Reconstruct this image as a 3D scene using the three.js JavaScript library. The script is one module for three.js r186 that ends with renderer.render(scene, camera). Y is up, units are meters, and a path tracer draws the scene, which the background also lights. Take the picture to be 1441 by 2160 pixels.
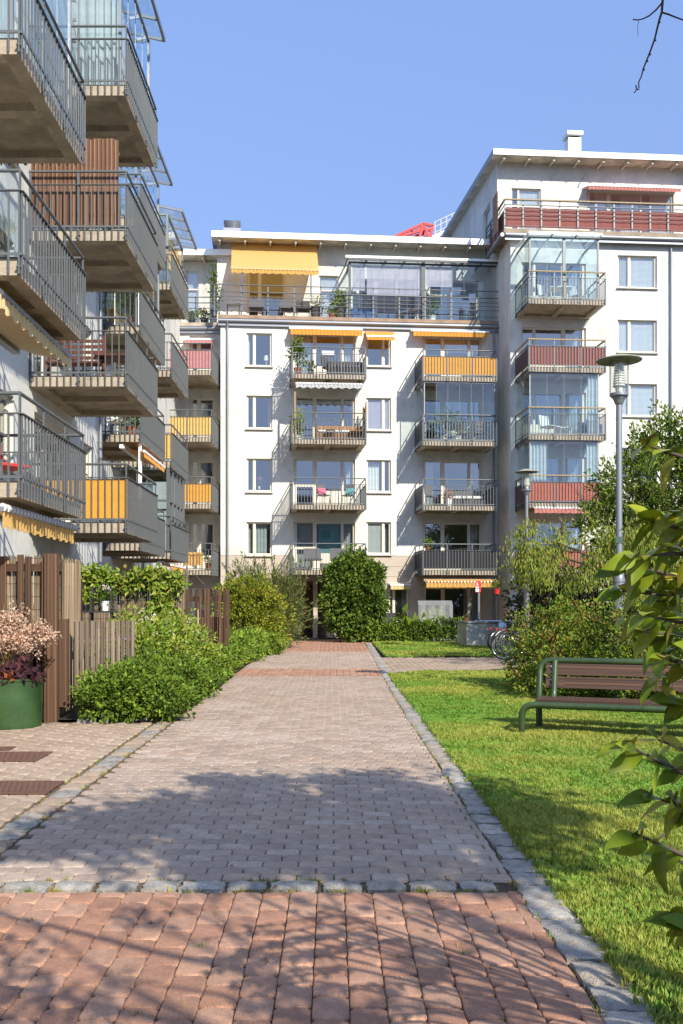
import * as THREE from 'three';
import { ImprovedNoise } from 'three/addons/math/ImprovedNoise.js';
import { RoundedBoxGeometry } from 'three/addons/geometries/RoundedBoxGeometry.js';

// ---------- camera, sky, sun, exposure ----------
const F = 2050, VX = 700, HZ = 1269, EYE = 1.57;             // focal length and horizon of the photograph in its pixels; eye height in metres
const scene = new THREE.Scene();
const camera = new THREE.PerspectiveCamera(2 * Math.atan(1080 / F) * 180 / Math.PI, 1441 / 2160, 0.05, 900);
camera.position.set(0, EYE, 0); camera.lookAt(0, EYE, -10);
camera.setViewOffset(1441, 2160, 720.5 - VX, 1080 - HZ, 1441, 2160);   // upright shift lens
const renderer = new THREE.WebGLRenderer({ antialias: true });
renderer.toneMapping = THREE.LinearToneMapping; renderer.toneMappingExposure = 1.48;
renderer.shadowMap.enabled = true;

const clamp = (x, a = 0, b = 1) => Math.min(b, Math.max(a, x));
const mix = (a, b, t) => a + (b - a) * t;
function rng(seed) { let a = seed >>> 0; return () => { a |= 0; a = a + 0x6D2B79F5 | 0; let t = Math.imul(a ^ a >>> 15, 1 | a); t = t + Math.imul(t ^ t >>> 7, 61 | t) ^ t; return ((t ^ t >>> 14) >>> 0) / 4294967296; }; }
const SUN = new THREE.Vector3(1.04, 1.54, 2.0).normalize();
{ // clear summer sky: deeper blue overhead, paler toward the horizon, brighter round the sun
  const w = 256, h = 128, d = new Float32Array(w * h * 4), dir = new THREE.Vector3();
  for (let j = 0; j < h; j++) for (let i = 0; i < w; i++) {
    const el = ((j + .5) / h - .5) * Math.PI, az = ((i + .5) / w - .5) * 2 * Math.PI;
    dir.set(Math.cos(el) * Math.cos(az), Math.sin(el), Math.cos(el) * Math.sin(az));
    const t = Math.pow(1 - clamp(dir.y), 2.2), cg = dir.dot(SUN), ray = .86 + .42 * cg * cg, mie = Math.pow((1 + cg) / 2, 4) * .32;   // clear-sky scattering: Rayleigh lobe and forward haze
    const k = dir.y < 0 ? .55 : 1;
    const c = [mix(.185, .285, t), mix(.308, .415, t), mix(.64, .715, t)];
    for (let q = 0; q < 3; q++) d[(j * w + i) * 4 + q] = (c[q] * ray + mie * [.84, .95, 1.12][q]) * k;
    d[(j * w + i) * 4 + 3] = 1;
  }
  const sky = new THREE.DataTexture(d, w, h, THREE.RGBAFormat, THREE.FloatType);
  sky.mapping = THREE.EquirectangularReflectionMapping; sky.magFilter = sky.minFilter = THREE.LinearFilter; sky.needsUpdate = true;
  scene.background = sky; scene.environment = sky;
}
const sun = new THREE.DirectionalLight(new THREE.Color().setRGB(1, .93, .80), 4.9);
sun.position.copy(SUN).multiplyScalar(90); sun.castShadow = true;
Object.assign(sun.shadow.camera, { left: -45, right: 45, top: 50, bottom: -50, near: 1, far: 220 }); sun.shadow.mapSize.set(4096, 4096); sun.shadow.radius = 1;
scene.add(sun, sun.target);

// ---------- helpers ----------
const perlin = new ImprovedNoise();
const noise = (x, y, z) => perlin.noise(x, y, z);
const V = (x, y, z) => new THREE.Vector3(x, y, z);
const _q = new THREE.Quaternion(), _e = new THREE.Euler(), _o = V(1, 1, 1);
const M4 = (x, y, z, rx = 0, ry = 0, rz = 0) => new THREE.Matrix4().compose(V(x, y, z), _q.setFromEuler(_e.set(rx, ry, rz)), _o);
const groundAt = (px, py) => { const d = F * EYE / (py - HZ); return [(px - VX) * d / F, d]; };
const at = (px, py, d) => [(px - VX) * d / F, EYE - (py - HZ) * d / F, -d];

class G {                                                    // collects faces for one mesh; uv in metres
  constructor() { this.p = []; this.n = []; this.t = []; this.c = null; this.swap = false; this.off = 0; this.abs = false; }
  v(p, n, u, w) { this.p.push(p.x, p.y, p.z); this.n.push(n.x, n.y, n.z); if (this.swap) this.t.push(w + this.off, u + this.off * 1.7); else this.t.push(u + this.off, w + this.off * 1.7); if (this.col) { (this.c ||= []).push(...this.col); } }
  quad(a, b, c, d, n) {
    const ab = b.clone().sub(a), ad = d.clone().sub(a); n ||= ab.clone().cross(ad).normalize();
    const w = ab.length(), h = ad.length();
    this.v(a, n, 0, 0); this.v(b, n, w, 0); this.v(c, n, w, h); this.v(a, n, 0, 0); this.v(c, n, w, h); this.v(d, n, 0, h); return this;
  }
  q(a, b, c, d) { return this.quad(V(...a), V(...b), V(...c), V(...d)); }
  tri(a, b, c) { const n = b.clone().sub(a).cross(c.clone().sub(a)).normalize(); this.v(a, n, a.x, a.y + a.z); this.v(b, n, b.x, b.y + b.z); this.v(c, n, c.x, c.y + c.z); return this; }
  boxM(m, sx, sy, sz) {
    const x = sx / 2, y = sy / 2, z = sz / 2, P = (a, b, c) => V(a * x, b * y, c * z), R = new THREE.Matrix3().setFromMatrix4(m);
    const f = (n, u, w, cs) => { const N = V(...n).applyMatrix3(R).normalize(), k = cs.map(c => P(...c)); for (const i of [0, 1, 2, 0, 2, 3]) { const w3 = k[i].clone().applyMatrix4(m), p = this.abs ? w3 : k[i]; this.v(w3, N, p.getComponent(u), p.getComponent(w)); } };
    f([1, 0, 0], 2, 1, [[1, -1, 1], [1, -1, -1], [1, 1, -1], [1, 1, 1]]); f([-1, 0, 0], 2, 1, [[-1, -1, -1], [-1, -1, 1], [-1, 1, 1], [-1, 1, -1]]);
    f([0, 1, 0], 0, 2, [[-1, 1, 1], [1, 1, 1], [1, 1, -1], [-1, 1, -1]]); f([0, -1, 0], 0, 2, [[-1, -1, -1], [1, -1, -1], [1, -1, 1], [-1, -1, 1]]);
    f([0, 0, 1], 0, 1, [[-1, -1, 1], [1, -1, 1], [1, 1, 1], [-1, 1, 1]]); f([0, 0, -1], 0, 1, [[1, -1, -1], [-1, -1, -1], [-1, 1, -1], [1, 1, -1]]);
    return this;
  }
  box(x0, x1, y0, y1, z0, z1) { return this.boxM(M4((x0 + x1) / 2, (y0 + y1) / 2, (z0 + z1) / 2), x1 - x0, y1 - y0, z1 - z0); }
  obox(x, y, z, sx, sy, sz, rx, ry, rz) { return this.boxM(M4(x, y, z, rx, ry, rz), sx, sy, sz); }
  bar(a, b, w, t) {                                          // flat bar from a to b
    a = V(...a); b = V(...b); const z = b.clone().sub(a), L = z.length(); z.normalize();
    const up = Math.abs(z.y) > .95 ? V(1, 0, 0) : V(0, 1, 0), x = up.clone().cross(z).normalize(), y = z.clone().cross(x);
    return this.boxM(new THREE.Matrix4().makeBasis(x, y, z).setPosition(a.add(b).multiplyScalar(.5)), w, t, L);
  }
  tube(pts, r, seg = 8) {                                    // round tube through points; r a number or a list
    const P = pts.map(p => p.isVector3 ? p : V(...p)), n = P.length, R = i => Array.isArray(r) ? r[i] : r;
    let ref = null; const rings = []; let len = 0;
    for (let i = 0; i < n; i++) {
      const t = P[Math.min(n - 1, i + 1)].clone().sub(P[Math.max(0, i - 1)]).normalize();
      if (!ref) ref = Math.abs(t.y) > .9 ? V(1, 0, 0) : V(0, 1, 0);
      const a = ref.clone().sub(t.clone().multiplyScalar(ref.dot(t))).normalize(), b = t.clone().cross(a); ref = a;
      if (i) len += P[i].distanceTo(P[i - 1]);
      const ring = []; for (let k = 0; k <= seg; k++) { const an = k / seg * 2 * Math.PI, nn = a.clone().multiplyScalar(Math.cos(an)).addScaledVector(b, Math.sin(an)); ring.push([P[i].clone().addScaledVector(nn, R(i)), nn, k / seg * 2 * Math.PI * R(i), len]); }
      rings.push(ring);
    }
    for (let i = 0; i + 1 < n; i++) for (let k = 0; k < seg; k++) for (const [p, q] of [[0, 0], [0, 1], [1, 1], [0, 0], [1, 1], [1, 0]]) { const s = rings[i + p][k + q]; this.v(s[0], s[1], s[2], s[3]); }
    for (const [i, sg] of [[0, -1], [n - 1, 1]]) { const t = P[i].clone().sub(P[i ? i - 1 : 1]).normalize(); if (!i) t.multiplyScalar(1); for (let k = 0; k < seg; k++) { const a = rings[i][k][0], b = rings[i][k + 1][0]; this.v(P[i], t, 0, 0); this.v(sg > 0 ? a : b, t, 0, .01); this.v(sg > 0 ? b : a, t, .01, 0); } }
    return this;
  }
  lathe(prof, seg, x = 0, y = 0, z = 0) {                      // prof: [radius, height] pairs, sharp between segments
    for (let i = 0; i + 1 < prof.length; i++) {
      const [r0, h0] = prof[i], [r1, h1] = prof[i + 1], nl = Math.hypot(r1 - r0, h1 - h0) || 1, nr = (h1 - h0) / nl, ny = -(r1 - r0) / nl;
      for (let k = 0; k < seg; k++) {
        const S = [[r0, h0, k], [r1, h1, k + 1], [r1, h1, k], [r0, h0, k], [r0, h0, k + 1], [r1, h1, k + 1]];
        for (const [r, h, kk] of S) { const an = kk / seg * 2 * Math.PI, c = Math.cos(an), s = Math.sin(an); this.v(V(x + r * c, y + h, z - r * s), V(nr * c, ny, -nr * s), an * Math.max(r0, r1), h); }
      }
    }
    return this;
  }
  add(geo, m) {
    const g = (geo.index ? geo.toNonIndexed() : geo), P = g.attributes.position, N = g.attributes.normal, T = g.attributes.uv, R = m && new THREE.Matrix3().getNormalMatrix(m);
    for (let i = 0; i < P.count; i++) { const p = V(0, 0, 0).fromBufferAttribute(P, i), n = V(0, 0, 0).fromBufferAttribute(N, i); if (m) { p.applyMatrix4(m); n.applyMatrix3(R).normalize(); } this.v(p, n, T ? T.getX(i) : p.x, T ? T.getY(i) : p.y); }
    return this;
  }
  geo() {
    const g = new THREE.BufferGeometry();
    g.setAttribute('position', new THREE.Float32BufferAttribute(this.p, 3)); g.setAttribute('normal', new THREE.Float32BufferAttribute(this.n, 3)); g.setAttribute('uv', new THREE.Float32BufferAttribute(this.t, 2));
    if (this.c) g.setAttribute('color', new THREE.Float32BufferAttribute(this.c, 3));
    return g;
  }
}
const names = new Map();
const numbered = n => { const k = names.get(n) || 0; names.set(n, k + 1); return k ? n + '_' + String(k).padStart(3, '0') : n; };
function part(name, g, mat, parent, kind) { const m = new THREE.Mesh(g instanceof G ? g.geo() : g, mat); m.name = name; m.castShadow = m.receiveShadow = true; if (kind) m.userData.kind = kind; parent.add(m); return m; }
function thing(name, label, category, pos = [0, 0, 0], turn = 0, group) {
  const o = new THREE.Group(); o.name = numbered(name); o.position.set(...pos); o.rotation.y = turn; o.userData = { label, category }; if (group) o.userData.group = group; scene.add(o); return o;
}
function struct(name, g, mat, label) { const m = part(numbered(name), g, mat, scene, 'structure'); if (label) m.userData.label = label; return m; }

// ---------- textures and materials ----------
function tileNoise(size, per, seed) {                        // smooth tileable value noise
  const R = rng(seed), n = per * per, g = new Float32Array(n).map(() => R()), o = new Float32Array(size * size);
  for (let y = 0; y < size; y++) for (let x = 0; x < size; x++) {
    const fx = x / size * per, fy = y / size * per, x0 = fx | 0, y0 = fy | 0, tx = fx - x0, ty = fy - y0, sx = tx * tx * (3 - 2 * tx), sy = ty * ty * (3 - 2 * ty);
    const a = g[y0 % per * per + x0 % per], b = g[y0 % per * per + (x0 + 1) % per], c = g[(y0 + 1) % per * per + x0 % per], d = g[(y0 + 1) % per * per + (x0 + 1) % per];
    o[y * size + x] = mix(mix(a, b, sx), mix(c, d, sx), sy);
  }
  return o;
}
const fbm = (size, per, oct, seed) => { const o = new Float32Array(size * size); let amp = .5, tot = 0; for (let k = 0; k < oct; k++) { const t = tileNoise(size, Math.min(size, per << k), seed + k); for (let i = 0; i < o.length; i++) o[i] += t[i] * amp; tot += amp; amp *= .55; } return o.map(v => v / tot); };
function tex(size, metres, srgb, f, my = metres) {
  const d = new Uint8Array(size * size * 4);
  for (let i = 0; i < size * size; i++) { const c = f(i, i % size, i / size | 0); for (let k = 0; k < 3; k++) d[i * 4 + k] = clamp(c[k] ?? c, 0, 1) * 255; d[i * 4 + 3] = 255; }
  const t = new THREE.DataTexture(d, size, size); t.wrapS = t.wrapT = THREE.RepeatWrapping; t.magFilter = THREE.LinearFilter; t.minFilter = THREE.LinearMipmapLinearFilter; t.generateMipmaps = true;
  if (srgb) t.colorSpace = THREE.SRGBColorSpace; t.repeat.set(1 / metres, 1 / my); t.needsUpdate = true; return t;
}
const g3 = v => [v, v, v];
const nA = fbm(512, 4, 6, 11), nB = fbm(512, 8, 5, 23), nF = fbm(512, 64, 3, 37), nC = tileNoise(512, 256, 51), nD = tileNoise(512, 128, 77);
const T = {};
T.stucco = tex(512, 6, true, (i, x, y) => { const st = nB[((y >> 3) + 40) * 512 + x] - .5, v = .945 + (nA[i] - .5) * .2 + (nF[i] - .5) * .07 - Math.max(0, nB[i] - .58) * .3 - Math.max(0, st - .08) * .28; return [v, v * .994, v * .975]; });
T.stuccoBump = tex(512, 1.2, false, i => g3(nF[i] * .6 + nC[i] * .4));
T.stone = tex(512, .5, true, i => { const s = nC[i] * .5 + nD[i] * .5, v = .84 + (nB[i] - .5) * .22 + (s - .5) * .3 - (nC[i] > .9 ? .2 : 0); return [v, v * .99, v * .98]; });
T.stoneBump = tex(512, .5, false, i => g3(nD[i] * .5 + nC[i] * .3 + nB[i] * .4));
T.granite = tex(512, .4, true, i => { const v = .82 + (nB[i] - .5) * .35 + (nC[i] - .5) * .35 + (nD[i] - .5) * .25; const o = clamp((nA[i] - .58) * 4) * .12; return [v + o * .6, v, v - o]; });
T.concrete = tex(512, 1.6, true, i => { const v = .84 + (nA[i] - .5) * .5 + (nF[i] - .5) * .14 - (nC[i] > .965 ? .18 : 0); return [v, v * .985, v * .955]; });
T.wood = tex(512, .5, true, (i, x, y) => { const w = nA[((y >> 3) % 512) * 512 + x], g = nB[((y >> 4) % 512) * 512 + (x * 3 & 511)], st = .5 + .5 * Math.sin((x / 512 * 13 + w * 3) * 6.283), v = .72 + (g - .5) * .8 + (st - .5) * .1 + (nC[i] - .5) * .12; return [v, v * .965, v * .92]; }, 2);
T.fabric = tex(256, .4, true, (i, x, y) => { const v = .92 + ((x + y) & 1 ? .02 : -.02) + (nB[(y * 2) * 512 + x * 2] - .5) * .12; return g3(v); });
T.soil = tex(512, 1.1, true, i => { const v = .7 + (nB[i] - .5) * .7 + (nC[i] - .5) * .4; return [v, v * .96, v * .9]; });
T.grass = tex(512, 2.3, true, i => { const a = nA[i], b = nB[i], v = .72 + (nF[i] - .5) * .6 + (b - .5) * .35; const dry = clamp((a - .52) * 4); return [v * (.8 + .2 * dry), v * .98, v * (.8 - .12 * dry)]; });
T.fine = tex(256, .25, false, (i, x, y) => g3(nC[y * 512 + x]));
const col = (r, g, b) => new THREE.Color().setRGB(r, g, b);
const std = (c, rough = .8, o = {}) => new THREE.MeshStandardMaterial({ color: Array.isArray(c) ? col(...c) : c, roughness: rough, ...o });
const phy = (c, rough, o = {}) => new THREE.MeshPhysicalMaterial({ color: col(...c), roughness: rough, ...o });
const M = {
  stucco: std([.72, .715, .675], .95, { map: T.stucco, bumpMap: T.stuccoBump, bumpScale: .004 }),
  plinth: std([.52, .455, .39], .95, { map: T.stucco, bumpMap: T.stuccoBump, bumpScale: .003 }),
  sideStucco: std([.66, .65, .61], .95, { map: T.stucco, bumpMap: T.stuccoBump, bumpScale: .004 }),
  trim: std([.62, .57, .47], .55), whiteTrim: std([.85, .84, .8], .5), soffit: std([.8, .75, .64], .8, { map: T.concrete }),
  metal: std([.115, .125, .127], .4, { metalness: .25 }), darkMetal: std([.05, .055, .06], .45, { metalness: .2 }), zinc: std([.24, .255, .275], .45, { metalness: .5 }), steel: std([.6, .6, .6], .3, { metalness: .9 }), black: std([.018, .018, .02], .6),
  concrete: std([.56, .485, .39], .92, { map: T.concrete, bumpMap: T.stoneBump, bumpScale: .002 }),
  slab: std([.38, .325, .26], .92, { map: T.concrete }),
  handWood: std([.62, .48, .28], .6, { map: T.wood }),
  room: std([.34, .33, .31], .95), floorIn: std([.18, .12, .07], .7),
  glass: phy([.86, .93, .92], .02, { transmission: 1, thickness: 0, ior: 2.8 }), clearer: phy([.86, .93, .96], .02, { transmission: 1, thickness: 0, ior: 1.6 }), clear: phy([.8, .9, .93], .02, { transmission: 1, thickness: 0, ior: 1.95 }),
  lampGlass: phy([.9, .92, .88], .08, { transmission: 1, thickness: 0, ior: 1.6 }), film: phy([.88, .91, .89], .08, { transmission: .8, thickness: 0, ior: 1.5, side: THREE.DoubleSide }),
  fridge: std([.75, .75, .74], .4),
};
const fab = (c, t = .25) => phy(c, .95, { map: T.fabric, transmission: t, thickness: 0, side: THREE.DoubleSide });
Object.assign(M, {
  orange: fab([.86, .36, .045]), yellow: fab([.93, .55, .13], .5), pale: fab([.85, .66, .32], .3), maroon: fab([.27, .085, .07], .12), red: fab([.5, .13, .085], .15), rose: fab([.6, .25, .25], .15), pinkRed: fab([.58, .22, .18], .25), blackCloth: fab([.022, .022, .026], .05), greyCloth: fab([.55, .56, .58], .2), yellowPanel: fab([.78, .5, .14], .15), orangePanel: fab([.8, .36, .04], .15),
  curtain: fab([.72, .76, .76], .4), lilac: fab([.62, .55, .62], .25), blind: fab([.78, .78, .78], .25), white: std([.78, .77, .74], .8, { map: T.fabric }), grey: std([.12, .12, .13], .9, { map: T.fabric }), wicker: std([.075, .07, .07], .85, { map: T.fabric, bumpMap: T.fine, bumpScale: .006 }),
  oak: std([.42, .22, .08], .6, { map: T.wood }), redWood: std([.22, .055, .025], .55, { map: T.wood }), teak: std([.5, .27, .11], .65, { map: T.wood }),
  fence: [0, 1, 2, 3].map(k => std([.115 + k * .03, .06 + k * .018, .03 + k * .011], .85, { map: T.wood, bumpMap: T.wood, bumpScale: .003 })),
  greyWood: [0, 1, 2].map(k => std([.3 + k * .05, .24 + k * .045, .175 + k * .04], .9, { map: T.wood, bumpMap: T.wood, bumpScale: .003 })),
  benchWood: std([.14, .07, .037], .6, { map: T.wood, bumpMap: T.wood, bumpScale: .002 }), screenWood: [0, 1, 2].map(k => std([.3 + k * .05, .15 + k * .035, .085 + k * .025], .85, { map: T.wood, bumpMap: T.wood, bumpScale: .002 })),
  reed: [0, 1, 2, 3].map(k => std([.5 + k * .07, .38 + k * .06, .235 + k * .05], .85, { map: T.wood })),
  green: std([.045, .085, .028], .4, { map: T.concrete }), potGreen: std([.04, .1, .03], .4, { map: T.concrete }), terracotta: std([.45, .15, .07], .85, { map: T.stone }), whitePot: std([.75, .74, .72], .4), blackWood: std([.02, .02, .022], .6), bark: std([.1, .075, .055], .95, { map: T.soil, bumpMap: T.stoneBump, bumpScale: .01 }), twig: std([.09, .065, .05], .9),
  soil: std([.06, .045, .033], 1, { map: T.soil }), iron: std([.2, .095, .06], .8, { map: T.stone, bumpMap: T.fine, bumpScale: .003 }), redPaint: std([.55, .03, .025], .45), rubber: std([.02, .02, .02], .75), chrome: std([.55, .55, .56], .25, { metalness: .9 }), brownLeather: std([.17, .05, .025], .5), box: std([.62, .62, .59], .5, { metalness: .1, map: T.concrete }), render: std([.1, .1, .105], .95, { map: T.stone, bumpMap: T.stoneBump, bumpScale: .01 }), blue: std([.05, .1, .2], .8), teal: std([.1, .3, .32], .8), pink: std([.65, .13, .2], .9), redSeat: std([.5, .03, .02], .6),
});
const leafMat = (o = {}) => phy([1, 1, 1], .5, { vertexColors: true, transmission: .22, thickness: 0, ior: 1.3, specularIntensity: .7, side: THREE.DoubleSide, ...o });
M.leaf = leafMat(); M.leafMatte = leafMat({ roughness: .8 }); M.dry = leafMat({ roughness: .9, transmission: .25 });

// leaves of one plant as one mesh: pick(i, R) gives {p:[x,y,z], d:[x,y,z] axis, L, W, c:[r,g,b]}
function leaves(name, parent, mat, n, seed, pick, kind) {
  const R = rng(seed), pos = new Float32Array(n * 18), nor = new Float32Array(n * 18), cl = new Float32Array(n * 18); let k = 0;
  const d = V(0, 0, 0), s = V(0, 0, 0), u = V(0, 0, 0), a = V(0, 0, 0), b = V(0, 0, 0), nn = V(0, 0, 0);
  for (let i = 0; i < n; i++) {
    const q = pick(i, R); if (!q) continue;
    d.set(...q.d).normalize(); s.set(R() - .5, R() - .5, R() - .5); if (q.flat) s.y *= .25; s.addScaledVector(d, -s.dot(d)).normalize(); u.copy(d).cross(s);
    const { L, W } = q, [x, y, z] = q.p, f = W * .22, m = .42;
    const B = [x, y, z], Tp = [x + d.x * L - u.x * f, y + d.y * L - u.y * f, z + d.z * L - u.z * f];
    const A = [x + d.x * L * m + s.x * W / 2 + u.x * f, y + d.y * L * m + s.y * W / 2 + u.y * f, z + d.z * L * m + s.z * W / 2 + u.z * f];
    const C = [x + d.x * L * m - s.x * W / 2 + u.x * f, y + d.y * L * m - s.y * W / 2 + u.y * f, z + d.z * L * m - s.z * W / 2 + u.z * f];
    for (const t of [[B, A, Tp], [B, Tp, C]]) {
      a.set(t[1][0] - t[0][0], t[1][1] - t[0][1], t[1][2] - t[0][2]); b.set(t[2][0] - t[0][0], t[2][1] - t[0][1], t[2][2] - t[0][2]); nn.copy(a).cross(b).normalize();
      for (const p of t) { pos.set(p, k); nor[k] = nn.x; nor[k + 1] = nn.y; nor[k + 2] = nn.z; cl.set(q.c, k); k += 3; }
    }
  }
  const g = new THREE.BufferGeometry();
  g.setAttribute('position', new THREE.BufferAttribute(pos.slice(0, k), 3)); g.setAttribute('normal', new THREE.BufferAttribute(nor.slice(0, k), 3)); g.setAttribute('color', new THREE.BufferAttribute(cl.slice(0, k), 3));
  return part(name, g, mat, parent, kind);
}
const tint = (R, pal, j = .25) => { const c = pal[R() * pal.length | 0], k = 1 + (R() - .5) * 2 * j; return [c[0] * k * (1 + (R() - .5) * .2), c[1] * k, c[2] * k]; };
// leaf picker over a set of lumpy ellipsoids [x,y,z,rx,ry,rz]; leaves point outward and a little down or up
function lumps(blobs, o) {
  const vol = blobs.map(b => Math.cbrt(b[3] * b[4] * b[5]) ** 2), tot = vol.reduce((a, b) => a + b, 0);
  let cl = null, left = 0;                                     // leaves come in sprigs
  return (i, R) => {
    if (left-- > 0 && cl) { const L = o.L * (.65 + R() * .7), q = o.L * (o.sprig ?? 1.1), p = [cl.p[0] + (R() - .5) * 2 * q, cl.p[1] + (R() - .5) * 2 * q, cl.p[2] + (R() - .5) * 2 * q]; if (p[1] < (o.floor ?? .02)) return null; const sp = o.spread ?? .9; return { p, d: [cl.n[0] + (R() - .5) * 2 * sp, cl.n[1] + (R() - .5) * 2 * sp + (o.up ?? 0), cl.n[2] + (R() - .5) * 2 * sp], L, W: L * (o.W ?? .55), c: tint(R, [cl.c], .15) }; }
    cl = null; let t = R() * tot, k = 0; while ((t -= vol[k]) > 0 && k < blobs.length - 1) k++;
    const b = blobs[k], z = R() * 2 - 1, an = R() * 2 * Math.PI, h = Math.sqrt(1 - z * z), n = [h * Math.cos(an), z, h * Math.sin(an)];
    const lump = 1 + (o.lump ?? .18) * noise(n[0] * 2.3 + k * 7, n[1] * 2.3, n[2] * 2.3) * 2 + (o.rough ?? .16) * noise(n[0] * 5 + k, n[1] * 5 + k, n[2] * 5);
    const rr = Math.pow(R(), o.deep ?? .22) * lump, p = [b[0] + n[0] * b[3] * rr, b[1] + n[1] * b[4] * rr, b[2] + n[2] * b[5] * rr];
    if (p[1] < (o.floor ?? .02)) return null;
    if (o.gap && noise(p[0] * o.gapF, p[1] * o.gapF, p[2] * o.gapF) > .5 - o.gap) return null;
    const L = o.L * (.65 + R() * .7), sp = o.spread ?? .9; cl = { p, n, c: tint(R, o.pal, o.j) }; left = 6;
    return { p, d: [n[0] + (R() - .5) * 2 * sp, n[1] + (R() - .5) * 2 * sp + (o.up ?? 0), n[2] + (R() - .5) * 2 * sp], L, W: L * (o.W ?? .55), c: tint(R, o.pal, o.j), flat: o.flat };
  };
}
const PAL = {
  hedge: [[.1, .165, .016], [.13, .205, .02], [.18, .26, .028], [.08, .135, .015]], lime: [[.19, .27, .025], [.25, .32, .04], [.14, .22, .022], [.3, .33, .06]], yellow: [[.17, .21, .016], [.23, .26, .025], [.11, .17, .018], [.3, .27, .03]],
  olive: [[.13, .155, .04], [.17, .19, .055], [.1, .125, .035]], bush: [[.08, .135, .014], [.11, .175, .02], [.06, .105, .013], [.14, .2, .026]], spirea: [[.13, .2, .017], [.18, .25, .025], [.09, .145, .014], [.15, .21, .018], [.22, .25, .035], [.22, .15, .035]],
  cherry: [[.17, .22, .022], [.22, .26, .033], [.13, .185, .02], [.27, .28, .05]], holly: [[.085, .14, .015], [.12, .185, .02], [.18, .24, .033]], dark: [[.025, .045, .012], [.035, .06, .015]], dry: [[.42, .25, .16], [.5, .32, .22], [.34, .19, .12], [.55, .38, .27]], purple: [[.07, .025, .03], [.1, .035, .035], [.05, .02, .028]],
  dogwood: [[.2, .27, .016], [.27, .33, .025], [.15, .215, .016], [.36, .33, .03], [.17, .24, .016]], tree: [[.05, .1, .02], [.07, .13, .025]],
};
// ---------- ground, paving, kerbs, lawns ----------
struct('ground', new G().q([-220, -.05, 220], [220, -.05, 220], [220, -.05, -260], [-220, -.05, -260]), std([.12, .10, .075], 1, { map: T.soil }), 'bare earth under the paving and lawns');
function paverGeo(w, l, r, bev, seed, off) {
  const R = rng(seed), ring = (k, y, j) => { const x = w / 2 - k, z = l / 2 - k, q = r; return [[-x + q, -z], [x - q, -z], [x, -z + q], [x, z - q], [x - q, z], [-x + q, z], [-x, z - q], [-x, -z + q]].map(p => V(p[0] + (R() - .5) * j, y + (R() - .5) * j * .3, p[1] + (R() - .5) * j)); };
  const g = new G(); g.off = off; const t = ring(bev, 0, .003), m = ring(bev * .25, -bev * .55, .003), o = ring(0, -.022, .002), c = V(0, .001, 0), up = V(0, 1, 0);
  const put = (p, n) => g.v(p, n, p.x, p.z);
  for (let i = 0; i < 8; i++) {
    const k = (i + 1) % 8, s = a => V(a.x / (w / 2), 0, a.z / (l / 2)).multiplyScalar(.9), nt = a => V(0, 1, 0).addScaledVector(s(a), .07).normalize(), nm = a => V(0, .75, 0).addScaledVector(s(a), .7).normalize(), no = a => s(a).normalize();
    put(c, up); put(t[k], nt(t[k])); put(t[i], nt(t[i]));
    for (const [a, b, na, nb] of [[t, m, nt, nm], [m, o, nm, no]]) { put(a[i], na(a[i])); put(a[k], na(a[k])); put(b[k], nb(b[k])); put(a[i], na(a[i])); put(b[k], nb(b[k])); put(b[i], nb(b[i])); }
  }
  return g.geo();
}
const redMats = [[.5, .265, .166], [.55, .298, .19], [.45, .235, .148], [.53, .302, .196], [.48, .248, .152], [.58, .338, .222]].map(c => std(c, .92, { map: T.stone, bumpMap: T.stoneBump, bumpScale: .003 }));
const greyMats = [[.5, .385, .295], [.545, .425, .33], [.455, .35, .268], [.52, .39, .292], [.565, .455, .36]].map(c => std(c, .92, { map: T.stone, bumpMap: T.stoneBump, bumpScale: .003 }));
const sideMats = [[.5, .375, .27], [.54, .41, .3], [.45, .335, .24], [.51, .37, .26]].map(c => std(c, .92, { map: T.stone, bumpMap: T.stoneBump, bumpScale: .003 }));
const joint = std([.2, .15, .095], 1, { map: T.soil }), graniteMats = [[.430, .391, .335], [.516, .473, .404], [.378, .353, .310], [.473, .404, .318]].map(c => std(c, .85, { map: T.granite, bumpMap: T.stoneBump, bumpScale: .006 }));
// paving: bed mesh with pavers as children; cells [x, z, w, l]; the nearest ones single meshes, the rest joined
function paving(name, label, bed, cells, mats, seed, single) {
  const R = rng(seed), root = struct(name, bed, joint, label), vars = new Map(), rest = new Map();
  const key = (w, l) => { const k = w.toFixed(2) + '_' + l.toFixed(2); if (!vars.has(k)) vars.set(k, [0, 1, 2, 3].map(q => paverGeo(w, l, Math.min(w, l) * .14, .0085, seed + q, q * .137))); return vars.get(k); };
  cells.sort((a, b) => (a[0] ** 2 + a[1] ** 2) - (b[0] ** 2 + b[1] ** 2)); let n = 0;
  for (const [x, z, w, l] of cells) {
    const seen = Math.abs(x - 0) < .38 * -z + .15 && -z > 3.3, geo = key(w, l)[R() * 4 | 0], mi = clamp(((noise(x * .9, z * .9, seed) * .9 + noise(x * .25, z * .25, seed + 3) + .5) * .6 + R() * .4) * mats.length, 0, mats.length - 1) | 0, tilt = [(R() - .5) * .02, (R() - .5) * .02, (R() - .5) * .02], y = .001 + (R() - .5) * .005;
    if (single && seen && n < 300) { const m = part('paver', geo, mats[mi], root); m.position.set(x, y, z); m.rotation.set(...tilt); n++; }
    else { if (!rest.has(mi)) rest.set(mi, new G()); rest.get(mi).add(geo, M4(x, y, z, ...tilt)); }
  }
  for (const [mi, g] of rest) part('paver_field', g, mats[mi], root, 'stuff');
  return root;
}
const bedQ = (x0, x1, d0, d1, y = -.016) => new G().q([x0, y, -d0], [x1, y, -d0], [x1, y, -d1], [x0, y, -d1]);
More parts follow.
